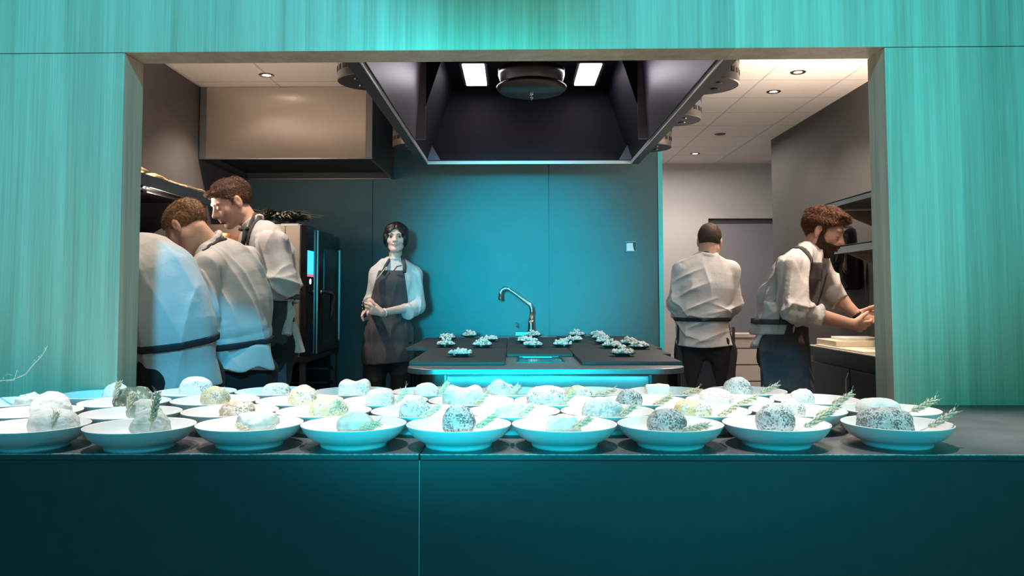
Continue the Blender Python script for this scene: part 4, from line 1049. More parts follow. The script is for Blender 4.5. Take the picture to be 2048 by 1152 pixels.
def person(S):
    Fd = nv([S['face'][0], S['face'][1], 0]); Ld = V(-Fd[1], Fd[0], 0)
    A = {k: np.array(v, dtype=np.float32) for k, v in S['j'].items()}
    pel = A['pelvis']; root = empty('person', (float(pel[0]), float(pel[1]), 0), S['label'], 'person')
    org = (float(pel[0]), float(pel[1]), 0)
    s = S.get('s', 1.); hc = A['head']; HR = head_frame(*S['hrot'])
    allp = np.array([v for k_, v in A.items() if k_ not in ('tL', 'tR')]); lo = allp.min(0) - .2; hi = allp.max(0) + .2; lo[2] = -.005
    hips = {g: pel + Ld*g*.085 - V(0, 0, .04) for g in (-1, 1)}
    feet = {g: np.array([hips[g][0] + Fd[0]*.02 + Ld[0]*g*.03, hips[g][1] + Fd[1]*.02 + Ld[1]*g*.03, .09], np.float32) for g in (-1, 1)}
    knees = {g: (hips[g]*.5 + feet[g]*.5) + Fd*.03 for g in (-1, 1)}
    fat = S.get('fat', 1.)
    # ---------------- body: one continuous surface
    B = Field(lo, hi, .0042)
    B.seg(pel, A['waist'], .14*fat, .09, .115*fat, .075, Ld, .02); B.seg(A['waist'], A['chest'], .115*fat, .075, .12, .078, Ld, .02)
    B.seg(A['chest'], A['neck'] - V(0, 0, .05), .12, .075, .055, .04, Ld, .02)
    for g in (-1, 1):
        B.cap(hips[g], knees[g], .078, .052, .03); B.cap(knees[g], feet[g], .05, .034, .02); B.seg(feet[g] + V(0, 0, -.045), feet[g] + Fd*.16 + V(0, 0, -.06), .032, .03, .035, .022, Ld, .02)
    for sd in 'LR':
        sh, el, wr = A['sh'+sd], A['el'+sd], A['wr'+sd]
        B.cap(A['chest']*.4 + A['neck']*.6 - V(0, 0, .05), sh - V(0, 0, .01), .036, .036, .02); B.cap(sh - V(0, 0, .01), el, .036, .034, .02)
        m = el + (wr-el)*.35; B.cap(el, m, .036, .038*S.get('arm', 1), .015); B.seg(m, wr, .036*S.get('arm', 1), .036*S.get('arm', 1), .026, .020, A['t'+sd], .015)
        hand(B, wr, A['h'+sd] - wr, S['n'+sd], A['t'+sd], **S.get('hk'+sd, {}))
    nk = S.get('neck_r', .050)*s; T0 = hc + HR @ (V(0, -.028, -.045)*s)
    B.cap(A['neck'] - V(0, 0, .02), T0, nk*1.04, nk*.96, .018)
    sv = np.array(S.get('hs', (1, 1, 1)), np.float32)*s
    T = head(B, hc, HR, s, S.get('female', False), S.get('lids', True), True, sv)
    Ti = lambda p: (p - hc) @ HR / sv
    def mf(c):
        q = Ti(c); lip = ((q[:, 0]/(.019 if S.get('female') else .0235))**2 + ((q[:, 2] + .0612)/.0105)**2 < 1) & (q[:, 1] > .085)
        return np.where(lip, 1, 0)
    body = to_obj('body', B, [S['skin'], M['lip'] if not S.get('beard') else S['skin']], root, origin=org, matfn=mf)
    def local(F_):
        X = F_.ax[0][:, None, None]; Y = F_.ax[1][None, :, None]; Z = F_.ax[2][None, None, :]; return X, Y, Z
    # ---------------- hair: a shell grown off the skull
    H = Field(hc - .19*s, hc + .19*s, .0035)
    X, Y, Z = local(H); rel_ = [X-hc[0], Y-hc[1], Z-hc[2]]
    hx, hy, hz = [sum(rel_[i]*HR[i, j] for i in range(3))/sv[j] for j in range(3)]
    hr = S['hair']; th = hr.get('th', .010); top = hr.get('top', 0)
    q = np.sqrt((hx/(.076))**2 + ((hy+.014)/.096)**2 + ((hz-.034)/.084)**2)
    sk = (q-1)*.080
    grow = th + top*np.clip(hz-.03, 0, .08)/.08*np.clip(.6 + hy*6, .2, 1.4)
    rs = np.random.RandomState(hr.get('seed', 1)); nz = 0
    for i in range(5):
        a = rs.normal(size=3)*hr.get('nf', 60); nz = nz + np.sin(a[0]*hx + a[1]*hy*.5 + a[2]*hz + 2*np.sin(30*hx + 20*hz + i))
    shell = sk - grow - nz*hr.get('na', .0009)
    if hr['kind'] == 'short':
        line = -(hz - hr.get('slope', .66)*hy - hr.get('off', .006)) - .004*np.sin(hx*90)*0
        side = np.maximum(-(hz + .028), 0)*0
        shell = np.maximum(shell, line*.8)
        sb = np.maximum(np.abs(np.abs(hx)-.066)-.012, np.maximum(np.abs(hy-.012)-.010, np.abs(hz+.0)-.022)); sb = np.maximum(sb, sk - .006)
        nape = np.maximum(np.abs(hx)-.055, np.maximum(hy+.055, -(hz+.055))); nape = np.maximum(nape, sk - .008 + np.clip(-hz-.02, 0, .1)*.12)
        H.D = np.minimum(shell, np.minimum(sb, nape)).astype(np.float32)
        for p, r in hr.get('tufts', []): H.ell(hc + HR @ (V(*p)*s), [q_*s for q_ in r], HR, .012)
    else:
        for_face = np.sqrt((hx/.054)**2 + ((hy-.10)/.10)**2 + ((hz+.030)/.098)**2) - 1
        sides = np.sqrt(((np.abs(hx)-.064)/.030)**2 + ((hy+.005)/.075)**2 + ((hz+.004)/.068)**2) - 1
        bb = np.sqrt((hx/.06)**2 + ((hy+.10)/.045)**2 + ((hz+.02)/.05)**2) - 1
        shell = np.minimum(np.minimum(shell, sides*.03), bb*.045); part = np.abs(hx) - .0015
        shell = np.maximum(shell, -for_face*.055); shell = shell + .004*np.exp(-(hx/.004)**2)*(hz > .05)
        H.D = (shell + .0006*np.sin(hx*500 + hz*120)).astype(np.float32)
        for g in (-1, 1):
            H.cap(hc + HR @ (V(g*.062, .01, -.05)*sv), hc + HR @ (V(g*.056, .035, -.145)*sv), .008, .004, .008)
    to_obj('hair', H, hr['mat'], root, origin=org, hair=(hc, HR, s, 5, hr.get('n', 13000), hr.get('ln', .016), hr.get('sr', .0008), hr.get('lift', .25)))
    if S.get('beard'):
        X2 = Field(hc - .16*s, hc + .16*s, .0035); sl, Xa, Ya, Za = B.sub(X2.lo, X2.lo + X2.h*(X2.n-1))
        # sample the body's field on this finer grid (nearest), grown a little, kept on jaw, lip and chin
        ii = [np.clip(np.round((X2.ax[i]-B.lo[i])/B.h).astype(int), 0, B.n[i]-1) for i in range(3)]
        off3 = [X2.ax[i] - B.ax[i][ii[i]] for i in range(3)]
        G = np.gradient(B.D[np.ix_(*[np.arange(ii[i].min(), ii[i].max()+1) for i in range(3)])], B.h)
        base = [ii[i]-ii[i].min() for i in range(3)]
        d = B.D[np.ix_(*ii)] + sum(G[i][np.ix_(*base)]*off3[i].reshape([-1 if j == i else 1 for j in range(3)]) for i in range(3))
        X, Y, Z = local(X2); rel_ = [X-hc[0], Y-hc[1], Z-hc[2]]
        hx, hy, hz = [sum(rel_[i]*HR[i, j] for i in range(3))/sv[j] for j in range(3)]
        reg = np.maximum(hz + .047 - .9*np.clip(.045-hy, 0, .05)*1.3, -(hy - .004)); reg = np.maximum(reg, -(hz + .135))
        mouth = 1 - np.sqrt((hx/.021)**2 + ((hz+.062)/.0085)**2); reg = np.maximum(reg, mouth*.01)
        nosek = np.minimum(.012 - np.abs(hx), hz + .040); reg = np.maximum(reg, nosek)
        cheek = np.minimum(hz + .052, .036 - np.abs(hx) - 0*hy); cheek2 = np.where(hz > -.048, .02 - 0*hx, -1)
        X2.D = np.maximum(d - .0045 + .0012*np.sin(hx*420)*np.sin(hz*380 + hy*300), reg).astype(np.float32)
        to_obj('beard', X2, hr['mat2'] if 'mat2' in hr else hr['mat'], root, origin=org, hair=(hc - HR[:, 1]*0, HR, s, 8, 2600, .008, .0008, .5, lambda L_: np.ones(len(L_), bool)))
    # brows and eyes
    for g in (-1, 1):
        mb = MB(); pts_ = [Vector(T(g*x, y, z).tolist()) for x, y, z in ((.013, .0905, .0225), (.025, .0905, .0280), (.038, .084, .0285), (.050, .073, .0225))]
        mb.tube(pts_, [.0022, .0032, .0028, .0012], n=6)
        mb.build('eyebrow', hr['mat'], root, smooth=True, off=-Vector(org))
    if not S.get('lids', True):
        for g in (-1, 1):
            ec = Vector(T(g*.031, .0722, .0030).tolist()); Rm = Matrix(HR.tolist())
            mb = MB(); mb.lathe([(0.0134*s*math.sin(a), 0.0134*s*math.cos(a)) for a in np.linspace(0, PI, 13)], 20, (0, 0, 0)); 
            fr = Vector((HR @ V(0, 1, 0)).tolist()); 
            mb.bm.transform(Matrix.Translation(ec) @ Rm.to_4x4() @ Matrix.Rotation(-PI/2, 4, 'X'))
            eye = mb.build('eye', M['eye'], root, smooth=True, off=-Vector(org))
            mb = MB(); mb.lathe([(0, .0141*s), (.0035*s, .0138*s), (.0070*s, .0122*s), (.0070*s, .0105*s), (0, .011*s)], 16)
            mb.bm.transform(Matrix.Translation(ec) @ Rm.to_4x4() @ Matrix.Rotation(-PI/2, 4, 'X')); mb.build('iris', M['iris'], eye, smooth=True, off=-Vector(org))
            mb = MB(); arc = [Vector(T(g*(.031 + .0165*math.cos(a)), .0845 - .004*abs(math.cos(a)), .0035 + .0078*math.sin(a)).tolist()) for a in np.linspace(.15, PI - .15, 9)]
            mb.tube(arc, .0016, n=6); mb.build('lashes', M['hair_dark'], eye, smooth=True, off=-Vector(org))
    else:
        for g in (-1, 1):
            mb = MB(); arc = [Vector(T(g*(.031 + .0145*math.cos(a)), .0895 - .006*abs(math.cos(a)), -.0015 - .003*math.sin(a)).tolist()) for a in np.linspace(.1, PI - .1, 9)]
            mb.tube(arc, .0011, n=6)
            mb.build('eyelashes', hr['mat'] if not S.get('female') else M['hair_dark'], root, smooth=True, off=-Vector(org))
    # ---------------- shirt
    lo2 = lo.copy(); lo2[2] = A['hem'][2] - .25
    C = Field(lo2, hi, .0046)
    secs = S['torso']        # list of (point, half width, half depth) from hem upwards
    for (p0, w0, d0), (p1, w1, d1) in zip(secs, secs[1:]):
        C.seg(p0, p1, w0, d0, w1, d1, Ld, .035, e=2.3)
    TD = C.D.copy()
    for sd in 'LR':
        sh, el, cf = A['sh'+sd], A['el'+sd], A['cf'+sd]; r0, r1, r2 = S.get('sleeve', (.062, .056, .048)); r0, r1, r2 = S.get('sleeve'+sd, (r0, r1, r2))
        top_ = np.array(secs[-1][0], np.float32)
        C.cap(top_ + (sh-top_)*.35, sh, r0*.9, r0, .04); C.cap(sh, el, r0, r1, .03); C.cap(el, cf, r1, r2, .02)
        dcf = nv(cf - el); C.seg(cf - dcf*.03, cf + dcf*.004, r2*1.05, r2*1.05, r2*1.05, r2*1.05, A['t'+sd], .006)
    X, Y, Z = local(C)
    zz = Z + 0*X + 0*Y
    fo = folds(X, Y, Z, S['seed'], S.get('fold', .0085), freq=S.get('ff', 22), zb=float(secs[1][0][2]))
    C.D = C.D - fo; TD = TD - fo
    # flat hem, cuffs open, neck open
    C.D = np.maximum(C.D, (A['hem'][2] - zz) + .012*np.sin(9*(X*Ld[0] + Y*Ld[1]) + S['seed']))
    for sd in 'LR':
        cf, el = A['cf'+sd], A['el'+sd]; u = nv(cf-el); r2 = .085
        sl, Xs, Ys, Zs = C.sub(cf - .1, cf + .1)
        t_ = (Xs-cf[0])*u[0] + (Ys-cf[1])*u[1] + (Zs-cf[2])*u[2]; rr = np.sqrt((Xs-cf[0]-t_*u[0])**2 + (Ys-cf[1]-t_*u[1])**2 + (Zs-cf[2]-t_*u[2])**2)
        cut = np.minimum(np.minimum(t_, .085 - t_), .085 - rr); C.D[sl] = np.maximum(C.D[sl], cut)
    # collar band round the neck
    na = A['neck']; up = nv(T0 - na); a1 = nv(np.cross(up, Ld)); a2 = np.cross(up, a1); cr = nk*1.14
    for i in range(16):
        t0_, t1_ = 2*PI*i/16, 2*PI*(i+1)/16
        p0 = na + up*.012 + (a1*math.cos(t0_) + a2*math.sin(t0_))*cr; p1 = na + up*.012 + (a1*math.cos(t1_) + a2*math.sin(t1_))*cr
        C.cap(p0, p1, .0115, .0115, .012)
    for tl in S.get('tails', []):
        C2 = Field(C.lo, C.lo + C.h*(C.n - 1), C.h); C2.D[:] = .2; t_end = np.array(tl[1]) + (np.array(tl[1]) - np.array(tl[0]))*.3
        C2.seg(tl[0], t_end, tl[2], tl[3], tl[4]*1.1, tl[5], Ld, .015); C2.D = C2.D[:C.D.shape[0], :C.D.shape[1], :C.D.shape[2]]
        lz = X*Ld[0] + Y*Ld[1]; D2 = np.maximum(C2.D - fo[...]*.6, tl[1][2] - zz + .010*np.sin(40*lz)); C.D = np.minimum(C.D, D2)
    shirt = to_obj('shirt', C, M['shirt'], root, origin=org)
    # ---------------- trousers
    G = Field(V(lo[0], lo[1], 0.02), V(hi[0], hi[1], A['waist'][2] + .08), .009)
    wz = A['waist'][2]; b_ = S.get('leg', 1.)
    G.seg(pel + V(0, 0, -.06), A['waist'] - V(0, 0, .02), .155*fat*b_, .105*b_, .13*fat, .088, Ld, .03)
    for g in (-1, 1):
        G.cap(hips[g], knees[g], .095*b_, .072, .02); G.cap(knees[g], feet[g] + V(0, 0, .0), .072, .060, .02)
    X, Y, Z = local(G); G.D = np.maximum(G.D - folds(X, Y, Z, S['seed']+5, .006), .05 - Z + 0*X + 0*Y)
    to_obj('trousers', G, M['trouser'], root, origin=org)
    for g in (-1, 1):
        K = Field(feet[g] - .17, feet[g] + V(.22, .22, .1), .008)
        K.D[:] = .2; K.seg(feet[g] + V(0, 0, -.045) - Fd*.03, feet[g] + Fd*.17 + V(0, 0, -.055), .045, .042, .048, .032, Ld, .02)
        X, Y, Z = local(K); K.D = np.maximum(K.D, .002 - Z + 0*X + 0*Y)
        to_obj('shoe', K, M['shoe'], root, origin=org)
    # ---------------- apron: skirt wrapped round the front, waist tie, and where the photo shows it a bib
    ap = S['apron']; W = Field(V(lo[0], lo[1], ap['hem'] - .05), V(hi[0], hi[1], hi[2] - .05), .0055)
    wpt = np.array(secs[1][0], np.float32)      # belt line
    for (p0, w0, d0), (p1, w1, d1) in zip(ap['skirt'], ap['skirt'][1:]): W.seg(p0, p1, w0, d0, w1, d1, Ld, .02, e=2.3)
    X, Y, Z = local(W)
    W.D = W.D - folds(X, Y, Z, S['seed']+9, .006, freq=16)
    f = (X-wpt[0])*Fd[0] + (Y-wpt[1])*Fd[1] + 0*Z; l = (X-wpt[0])*Ld[0] + (Y-wpt[1])*Ld[1] + 0*Z
    tilt = ap.get('tilt', 0)
    W.D = np.maximum(W.D, np.maximum(ap['back'] - f, Z - (wpt[2] + .01) - tilt*l))
    W.D = np.maximum(W.D, ap['hem'] - Z + .01*np.sin(9*l) + 0*f)
    # resample the shirt's field for tie and bib
    gi = [(W.ax[i]-C.lo[i])/C.h for i in range(3)]
    i0 = [np.clip(np.floor(g_).astype(int), 0, C.n[i]-2) for i, g_ in enumerate(gi)]; fr = [np.clip(gi[i]-i0[i], 0, 1).astype(np.float32) for i in range(3)]
    def resamp(DD):
        o_ = 0
        for a in (0, 1):
            for b in (0, 1):
                for c in (0, 1):
                    w_ = (fr[0] if a else 1-fr[0])[:, None, None]*(fr[1] if b else 1-fr[1])[None, :, None]*(fr[2] if c else 1-fr[2])[None, None, :]
                    o_ = o_ + w_*DD[np.ix_(i0[0]+a, i0[1]+b, i0[2]+c)]
        return o_
    SD = resamp(TD); FD = resamp(C.D)
    zt = wpt[2] + tilt*l
    outz = (Z < C.lo[2] + .01) | (Z > C.ax[2][-1] - .01)
    SD = np.where(outz, .2, SD)
    tie = np.maximum(np.maximum(SD - .008, np.abs(Z - zt) - .014), -SD - .02)
    W.D = np.minimum(W.D, tie)
    if ap.get('bib'):
        zt_, hw0, hw1, fcut = ap['bib']          # top height, half width at top, at waist
        hgt = np.clip((Z - wpt[2])/(zt_ - wpt[2]), 0, 1.2); hw = hw1 + (hw0-hw1)*hgt**1.3
        ch = (A['chest'] - wpt); sh_f = hgt*(ch@Fd)*1.0; sh_l = hgt*(ch@Ld)
        bib = np.maximum(np.maximum(SD - .009, np.abs(l - sh_l - ap.get('shift', 0)) - hw), np.maximum(Z - zt_, wpt[2] - Z)); bib = np.maximum(bib, fcut - (f - sh_f)); bib = np.maximum(bib, -SD - .03)
        W.D = np.minimum(W.D, bib)
    W2 = None
    for pa, pb, o_, hw_ in ap.get('bands', []):
        pa, pb = np.asarray(pa, np.float32), np.asarray(pb, np.float32); o_ = nv(o_); ab = pb - pa; L_ = float(np.linalg.norm(ab)); u_ = ab/L_; n_ = nv(np.cross(u_, o_))
        px, py, pz = X-pa[0], Y-pa[1], Z-pa[2]
        t_ = px*u_[0] + py*u_[1] + pz*u_[2]; g_ = px*n_[0] + py*n_[1] + pz*n_[2]; q_ = px*o_[0] + py*o_[1] + pz*o_[2]
        bd = np.maximum(np.maximum(FD - .006, np.abs(g_) - hw_), np.maximum(np.maximum(-t_, t_ - L_), np.maximum(-q_ - .08, -FD - .012)))
        W2 = bd if W2 is None else np.minimum(W2, bd)
    W.D = W.D.astype(np.float32)
    apo = to_obj('apron', W, ap.get('mat', M['apron']), root, origin=org)
    if W2 is not None: to_obj('neck_strap', W, M['apron'], apo, D=W2.astype(np.float32), origin=org)
    if ap.get('strap'):
        for st_ in ap['strap']:
            mb = MB(); pts_ = [Vector([float(q_) for q_ in p]) for p in st_['pts']]
            mb.tube(pts_, st_.get('r', .009), n=8); mb.build(st_.get('name', 'neck_strap'), st_.get('mat', M['apron']), apo if st_.get('on', 1) else root, smooth=True, off=-Vector(org))
    return root, T, org

def np3(v): return np.array([v.x, v.y, v.z], np.float32)
def Q(px, py, d): return np3(P(px, py, d))

# ---- woman at the back wall
d = 5.9; NZ = lambda z: V(0, 0, z)
wr = dict(j=dict(pelvis=Q(777, 672, d), waist=Q(779, 638, d), chest=Q(786, 560, d), neck=Q(790, 522, d), head=Q(792, 476, d-.02), hem=Q(779, 668, d),
  shL=Q(829, 549, d+.02), elL=Q(834, 612, d-.02), cfL=Q(814, 626, d-.13), wrL=Q(764, 626, d-.26), hL=Q(735, 618, d-.30), tL=V(0, -.3, 1),
  shR=Q(755, 549, d), elR=Q(742, 603, d+.02), cfR=Q(741, 606, d-.05), wrR=Q(741, 612, d-.22), hR=Q(724, 628, d-.28), tR=V(.6, -.7, .5)),
 nL=V(0, 1, .1), nR=V(.6, .2, -.5), face=(.12, -1), hrot=(PI + .07, .0, 0), hs=(1.05, 1.0, .95), female=True, lids=False, s=.93, neck_r=.047, arm=.85, skin=M['skin_pale'],
 hkL=dict(curls=(.35, .4, .5, .6), thumb=(.5, .3), sc=.92), hkR=dict(curls=(.15, .55, .75, .9), thumb=(.4, .2), sc=.9),
 hair=dict(kind='long', mat=M['hair_dark'], th=.016, n=0), seed=3, fold=.0075, ff=16, sleeve=(.052, .058, .050), sleeveR=(.050, .046, .040), fat=.92,
 label='woman with centre-parted dark hair and charcoal apron standing against the teal wall')
wr['torso'] = [(Q(779, 668, d), .15, .10), (Q(779, 638, d), .128, .09), (Q(783, 600, d), .130, .10), (Q(786, 565, d-.01), .148, .105), (Q(789, 540, d), .135, .075), (Q(790, 529, d), .085, .05)]
z = lambda py, dd: float(Q(1024, py, dd)[2])
wr['apron'] = dict(hem=z(724, d), back=-.06, skirt=[(Q(777, 760, d), .19, .135), (Q(777, 710, d), .185, .13), (Q(778, 665, d), .168, .12), (Q(779, 636, d), .138, .105)], bib=(z(541, d), .088, .150, .0), shift=-.01)
cx = lambda px, py, dd: Q(px, py, dd)
wr['apron']['strap'] = [dict(pts=[cx(765, 545, d-.125), cx(772, 530, d-.105), cx(779, 519, d-.05), cx(783, 512, d+.02)], r=.011), dict(pts=[cx(809, 545, d-.115), cx(809, 532, d-.10), cx(806, 519, d-.05), cx(801, 512, d+.02)], r=.013),
  dict(pts=[cx(788, 541, d-.13), cx(794, 533, d-.125), cx(803, 531, d-.115)], r=.004, name='loose_tie'), dict(pts=[cx(752, 560, d-.15), cx(763, 546, d-.145), cx(773, 534, d-.13)], r=.0035, name='pen', mat=M['straw2'])]
root, T, org = person(wr)
def ring(name, a, b, r, m, par, org):
    a, b = Vector(a.tolist()), Vector(b.tolist()); u = (b-a).normalized(); MB().lathe([(r, -.006), (r+.003, -.006), (r+.003, .006), (r, .006), (r, -.006)], 24, M4=Matrix.Translation(a - Vector(org)) @ u.to_track_quat('Z', 'Y').to_matrix().to_4x4()).build(name, m, par, smooth=True)
ring('wristband', wr['j']['wrL'] + (wr['j']['elL']-wr['j']['wrL'])*.06, wr['j']['elL'], .0265, M['rubber_white'], root, org)
mkr = MB().tube([Q(726, 603, d-.33), Q(728, 620, d-.33)], .0065, n=10)
tag(mkr.build('marker_pen', M['black'], loc=tuple(Q(727, 612, d-.33)), off=-Vector(Q(727, 612, d-.33).tolist()), smooth=True), 'short black marker held upright in the hands of the standing woman', 'pen')

# ---- man seen from behind at the right back
d = 5.6
bm_ = dict(j=dict(pelvis=Q(1410, 672, d), waist=Q(1406, 637, d), chest=Q(1410, 560, d), neck=Q(1414, 514, d), head=Q(1419, 483, d+.035), hem=Q(1410, 690, d),
  shR=Q(1459, 541, d+.02), elR=Q(1467, 606, d+.03), cfR=Q(1452, 628, d+.15), wrR=Q(1440, 630, d+.27), hR=Q(1430, 632, d+.35), tR=V(-1, 0, .3),
  shL=Q(1365, 541, d), elL=Q(1352, 604, d), cfL=Q(1362, 628, d+.12), wrL=Q(1380, 632, d+.26), hL=Q(1392, 634, d+.34), tL=V(1, 0, .3)),
 nL=V(0, .1, -1), nR=V(0, .1, -1), face=(.1, 1), hrot=(-.25, .30, .04), s=.98, skin=M['skin'], neck_r=.051, seed=11, fold=.0110, ff=17, sleeve=(.060, .056, .050),
 hair=dict(kind='short', mat=M['hair_short'], th=.005, nf=90, na=.0003, slope=.5, off=-.016, n=7000, ln=.007, sr=.0009, lift=.6), label='cook with cropped hair seen from behind near the white back wall, white shirt half tucked')
bm_['torso'] = [(Q(1409, 690, d), .178, .13), (Q(1405, 638, d), .152, .115), (Q(1407, 618, d), .175, .140), (Q(1409, 575, d), .180, .14), (Q(1411, 545, d), .165, .105), (Q(1413, 524, d), .10, .07)]
bm_['apron'] = dict(hem=.40, back=-.045, mat=M['apron_blk'], tilt=-.0, skirt=[(Q(1412, 900, d), .195, .16), (Q(1412, 780, d), .192, .15), (Q(1410, 700, d), .19, .14), (Q(1406, 636, d), .162, .125)],
  strap=[dict(pts=[Q(1394, 517, d+.04), Q(1399, 508, d-.015), Q(1411, 504, d-.05), Q(1424, 506, d-.04), Q(1433, 516, d+.03)], r=.008, mat=M['apron'])])
person(bm_)

# ---- bearded cook at the right worktop
d = 4.1
rcj = dict(pelvis=Q(1562, 690, d+.02), waist=Q(1564, 645, d), chest=Q(1590, 558, d), neck=Q(1620, 502, d), head=Q(1647, 462, d-.03), hem=Q(1560, 664, d),
  shR=Q(1584, 534, d-.16), elR=Q(1594, 622, d-.25), cfR=Q(1636, 636, d-.22), wrR=Q(1704, 648, d-.10), hR=Q(1742, 657, d-.02), tR=V(.1, .3, 1),
  shL=Q(1634, 520, d+.16), elL=Q(1664, 586, d+.14), cfL=Q(1682, 604, d+.11), wrL=Q(1716, 632, d+.08), hL=Q(1746, 634, d+.04), tL=V(-.1, -.2, 1))
rc_ = dict(j=rcj, nR=V(.1, .8, .5), nL=V(.1, -.9, .2), face=(.93, -.37), hrot=(-2.10, .42, 0), s=.95, neck_r=.046, skin=M['skin'], beard=True, seed=23, fold=.0095, ff=19, sleeve=(.058, .058, .050), arm=1.05,
 hkR=dict(curls=(.35, .3, .3, .35), thumb=(.5, .4)), hkL=dict(curls=(.55, .6, .7, .8), thumb=(.4, .4)),
 hair=dict(kind='short', mat=M['hair_red'], mat2=M['hair_beard'], th=.006, top=.014, nf=60, na=.0014, seed=5, slope=.80, off=.011, n=17000, ln=.022, sr=.0009, lift=.22, tufts=[((.0, .078, .092), (.042, .020, .014)), ((.02, .060, .106), (.035, .032, .012)), ((-.03, .066, .098), (.03, .026, .013))]),
 label='bearded cook with chestnut quiff leaning over the right worktop, white shirt and dark bib apron')
rc_['torso'] = [(Q(1556, 672, d), .155, .112), (Q(1565, 642, d), .150, .102), (Q(1574, 605, d), .165, .118), (Q(1591, 560, d), .165, .112), (Q(1607, 528, d), .145, .078), (Q(1618, 512, d), .08, .055)]
rc_['tails'] = [(Q(1534, 655, d+.02), Q(1517, 690, d+.04), .10, .022, .14, .030)]
rc_['apron'] = dict(hem=.42, back=-.10, tilt=0.0, skirt=[(Q(1573, 1000, d), .19, .13), (Q(1571, 790, d), .175, .125), (Q(1566, 700, d), .175, .122), (Q(1566, 636, d), .168, .118)], bib=(z(528, d), .150, .19, -.02), shift=0, bands=[(Q(1599, 484, d-.1), Q(1616, 556, d-.1), (.05, -1, .15), .011)],
  strap=[dict(pts=[Q(1636, 516, d-.06), Q(1640, 540, d-.08), Q(1637, 560, d-.09)], r=.011, mat=M['apron_blk'], name='strap_knot')])
root, T, org = person(rc_)
ring('wristband', rcj['wrL'] - (rcj['wrL']-rcj['elL'])*.03, rcj['elL'], .027, M['hair_dark'], root, org)

# ---- left cooks
d = 3.22
c1j = dict(pelvis=Q(358, 735, d+.02), waist=Q(348, 690, d), chest=Q(318, 560, d), neck=Q(256, 496, d+.02), head=Q(214, 488, d+.06), hem=Q(360, 778, d),
  shL=Q(258, 545, d-.12), elL=Q(232, 650, d-.12), cfL=Q(214, 680, d), wrL=Q(190, 690, d+.12), hL=Q(178, 695, d+.17), tL=V(.2, .8, .4),
  shR=Q(322, 540, d+.15), elR=Q(300, 620, d+.28), cfR=Q(270, 655, d+.30), wrR=Q(240, 680, d+.30), hR=Q(225, 688, d+.30), tR=V(.2, -.8, .4))
c1 = dict(j=c1j, nL=V(0, .2, -1), nR=V(0, .2, -1), face=(-.8, .6), hrot=(.95, .85, 0), s=1.0, skin=M['skin'], seed=31, fold=.0075, ff=13, sleeve=(.060, .060, .052), fat=1.0,
 hair=dict(kind='short', mat=M['hair_brown'], th=.010, top=.006), label='broad cook at far left bent forward, back to camera, head hidden by the wood frame')
c1['torso'] = [(Q(366, 778, d+.02), .150, .12), (Q(352, 684, d), .140, .112), (Q(344, 655, d), .160, .135), (Q(327, 605, d), .170, .138), (Q(306, 556, d), .165, .130), (Q(280, 518, d), .13, .095), (Q(262, 502, d), .08, .06)]
c1['apron'] = dict(hem=.42, back=.030, mat=M['apron_blk'], tilt=-.14, skirt=[(Q(350, 1000, d), .20, .17), (Q(352, 800, d), .19, .155), (Q(350, 682, d), .162, .135)])
person(c1)
d = 3.74
c2j = dict(pelvis=Q(478, 735, d+.02), waist=Q(474, 690, d), chest=Q(456, 560, d), neck=Q(424, 488, d), head=Q(374, 455, d-.02), hem=Q(480, 742, d),
  shL=Q(412, 535, d-.14), elL=Q(404, 625, d-.20), cfL=Q(378, 650, d-.10), wrL=Q(345, 668, d+.02), hL=Q(325, 675, d+.06), tL=V(.2, .8, .4),
  shR=Q(490, 525, d+.13), elR=Q(480, 610, d+.22), cfR=Q(450, 640, d+.26), wrR=Q(415, 660, d+.28), hR=Q(398, 668, d+.28), tR=V(.2, -.8, .4))
c2 = dict(j=c2j, nL=V(0, .2, -1), nR=V(0, .2, -1), face=(-.75, .66), hrot=(1.22, .80, 0), s=1.02, skin=M['skin'], seed=44, fold=.0095, ff=17, sleeve=(.062, .062, .052), neck_r=.050,
 hair=dict(kind='short', mat=M['hair_fair'], th=.004, top=.006, nf=45, na=.0012, slope=.98, off=-.004, ln=.013, sr=.0007, lift=.12), label='sandy-haired cook bending his head far down, middle one of the three cooks at left')
c2['torso'] = [(Q(484, 742, d+.02), .145, .118), (Q(474, 686, d), .138, .102), (Q(471, 658, d), .155, .118), (Q(464, 608, d), .160, .120), (Q(455, 558, d), .155, .108), (Q(444, 522, d), .125, .080), (Q(433, 502, d), .075, .06)]
c2['tails'] = [(Q(505, 700, d-.03), Q(500, 738, d-.05), .09, .05, .13, .045)]
c2['apron'] = dict(bands=[(Q(414, 512, d-.1), Q(444, 464, d-.05), (-.2, -1, .3), .007)], hem=.42, back=.015, mat=M['apron_blk'], tilt=-.10, skirt=[(Q(480, 1000, d), .19, .16), (Q(478, 800, d), .175, .14), (Q(473, 684, d), .150, .115)])
person(c2)
d = 4.22
c3j = dict(pelvis=Q(552, 680, d), waist=Q(551, 600, d), chest=Q(540, 510, d), neck=Q(508, 450, d), head=Q(463, 405, d-.02), hem=Q(552, 606, d),
  shL=Q(550, 490, d-.16), elL=Q(566, 562, d-.20), cfL=Q(530, 574, d-.17), wrL=Q(470, 582, d-.08), hL=Q(440, 588, d-.03), tL=V(0, .3, 1),
  shR=Q(500, 495, d+.18), elR=Q(500, 570, d+.16), cfR=Q(475, 580, d+.12), wrR=Q(450, 588, d+.06), hR=Q(430, 592, d+.04), tR=V(0, -.3, 1))
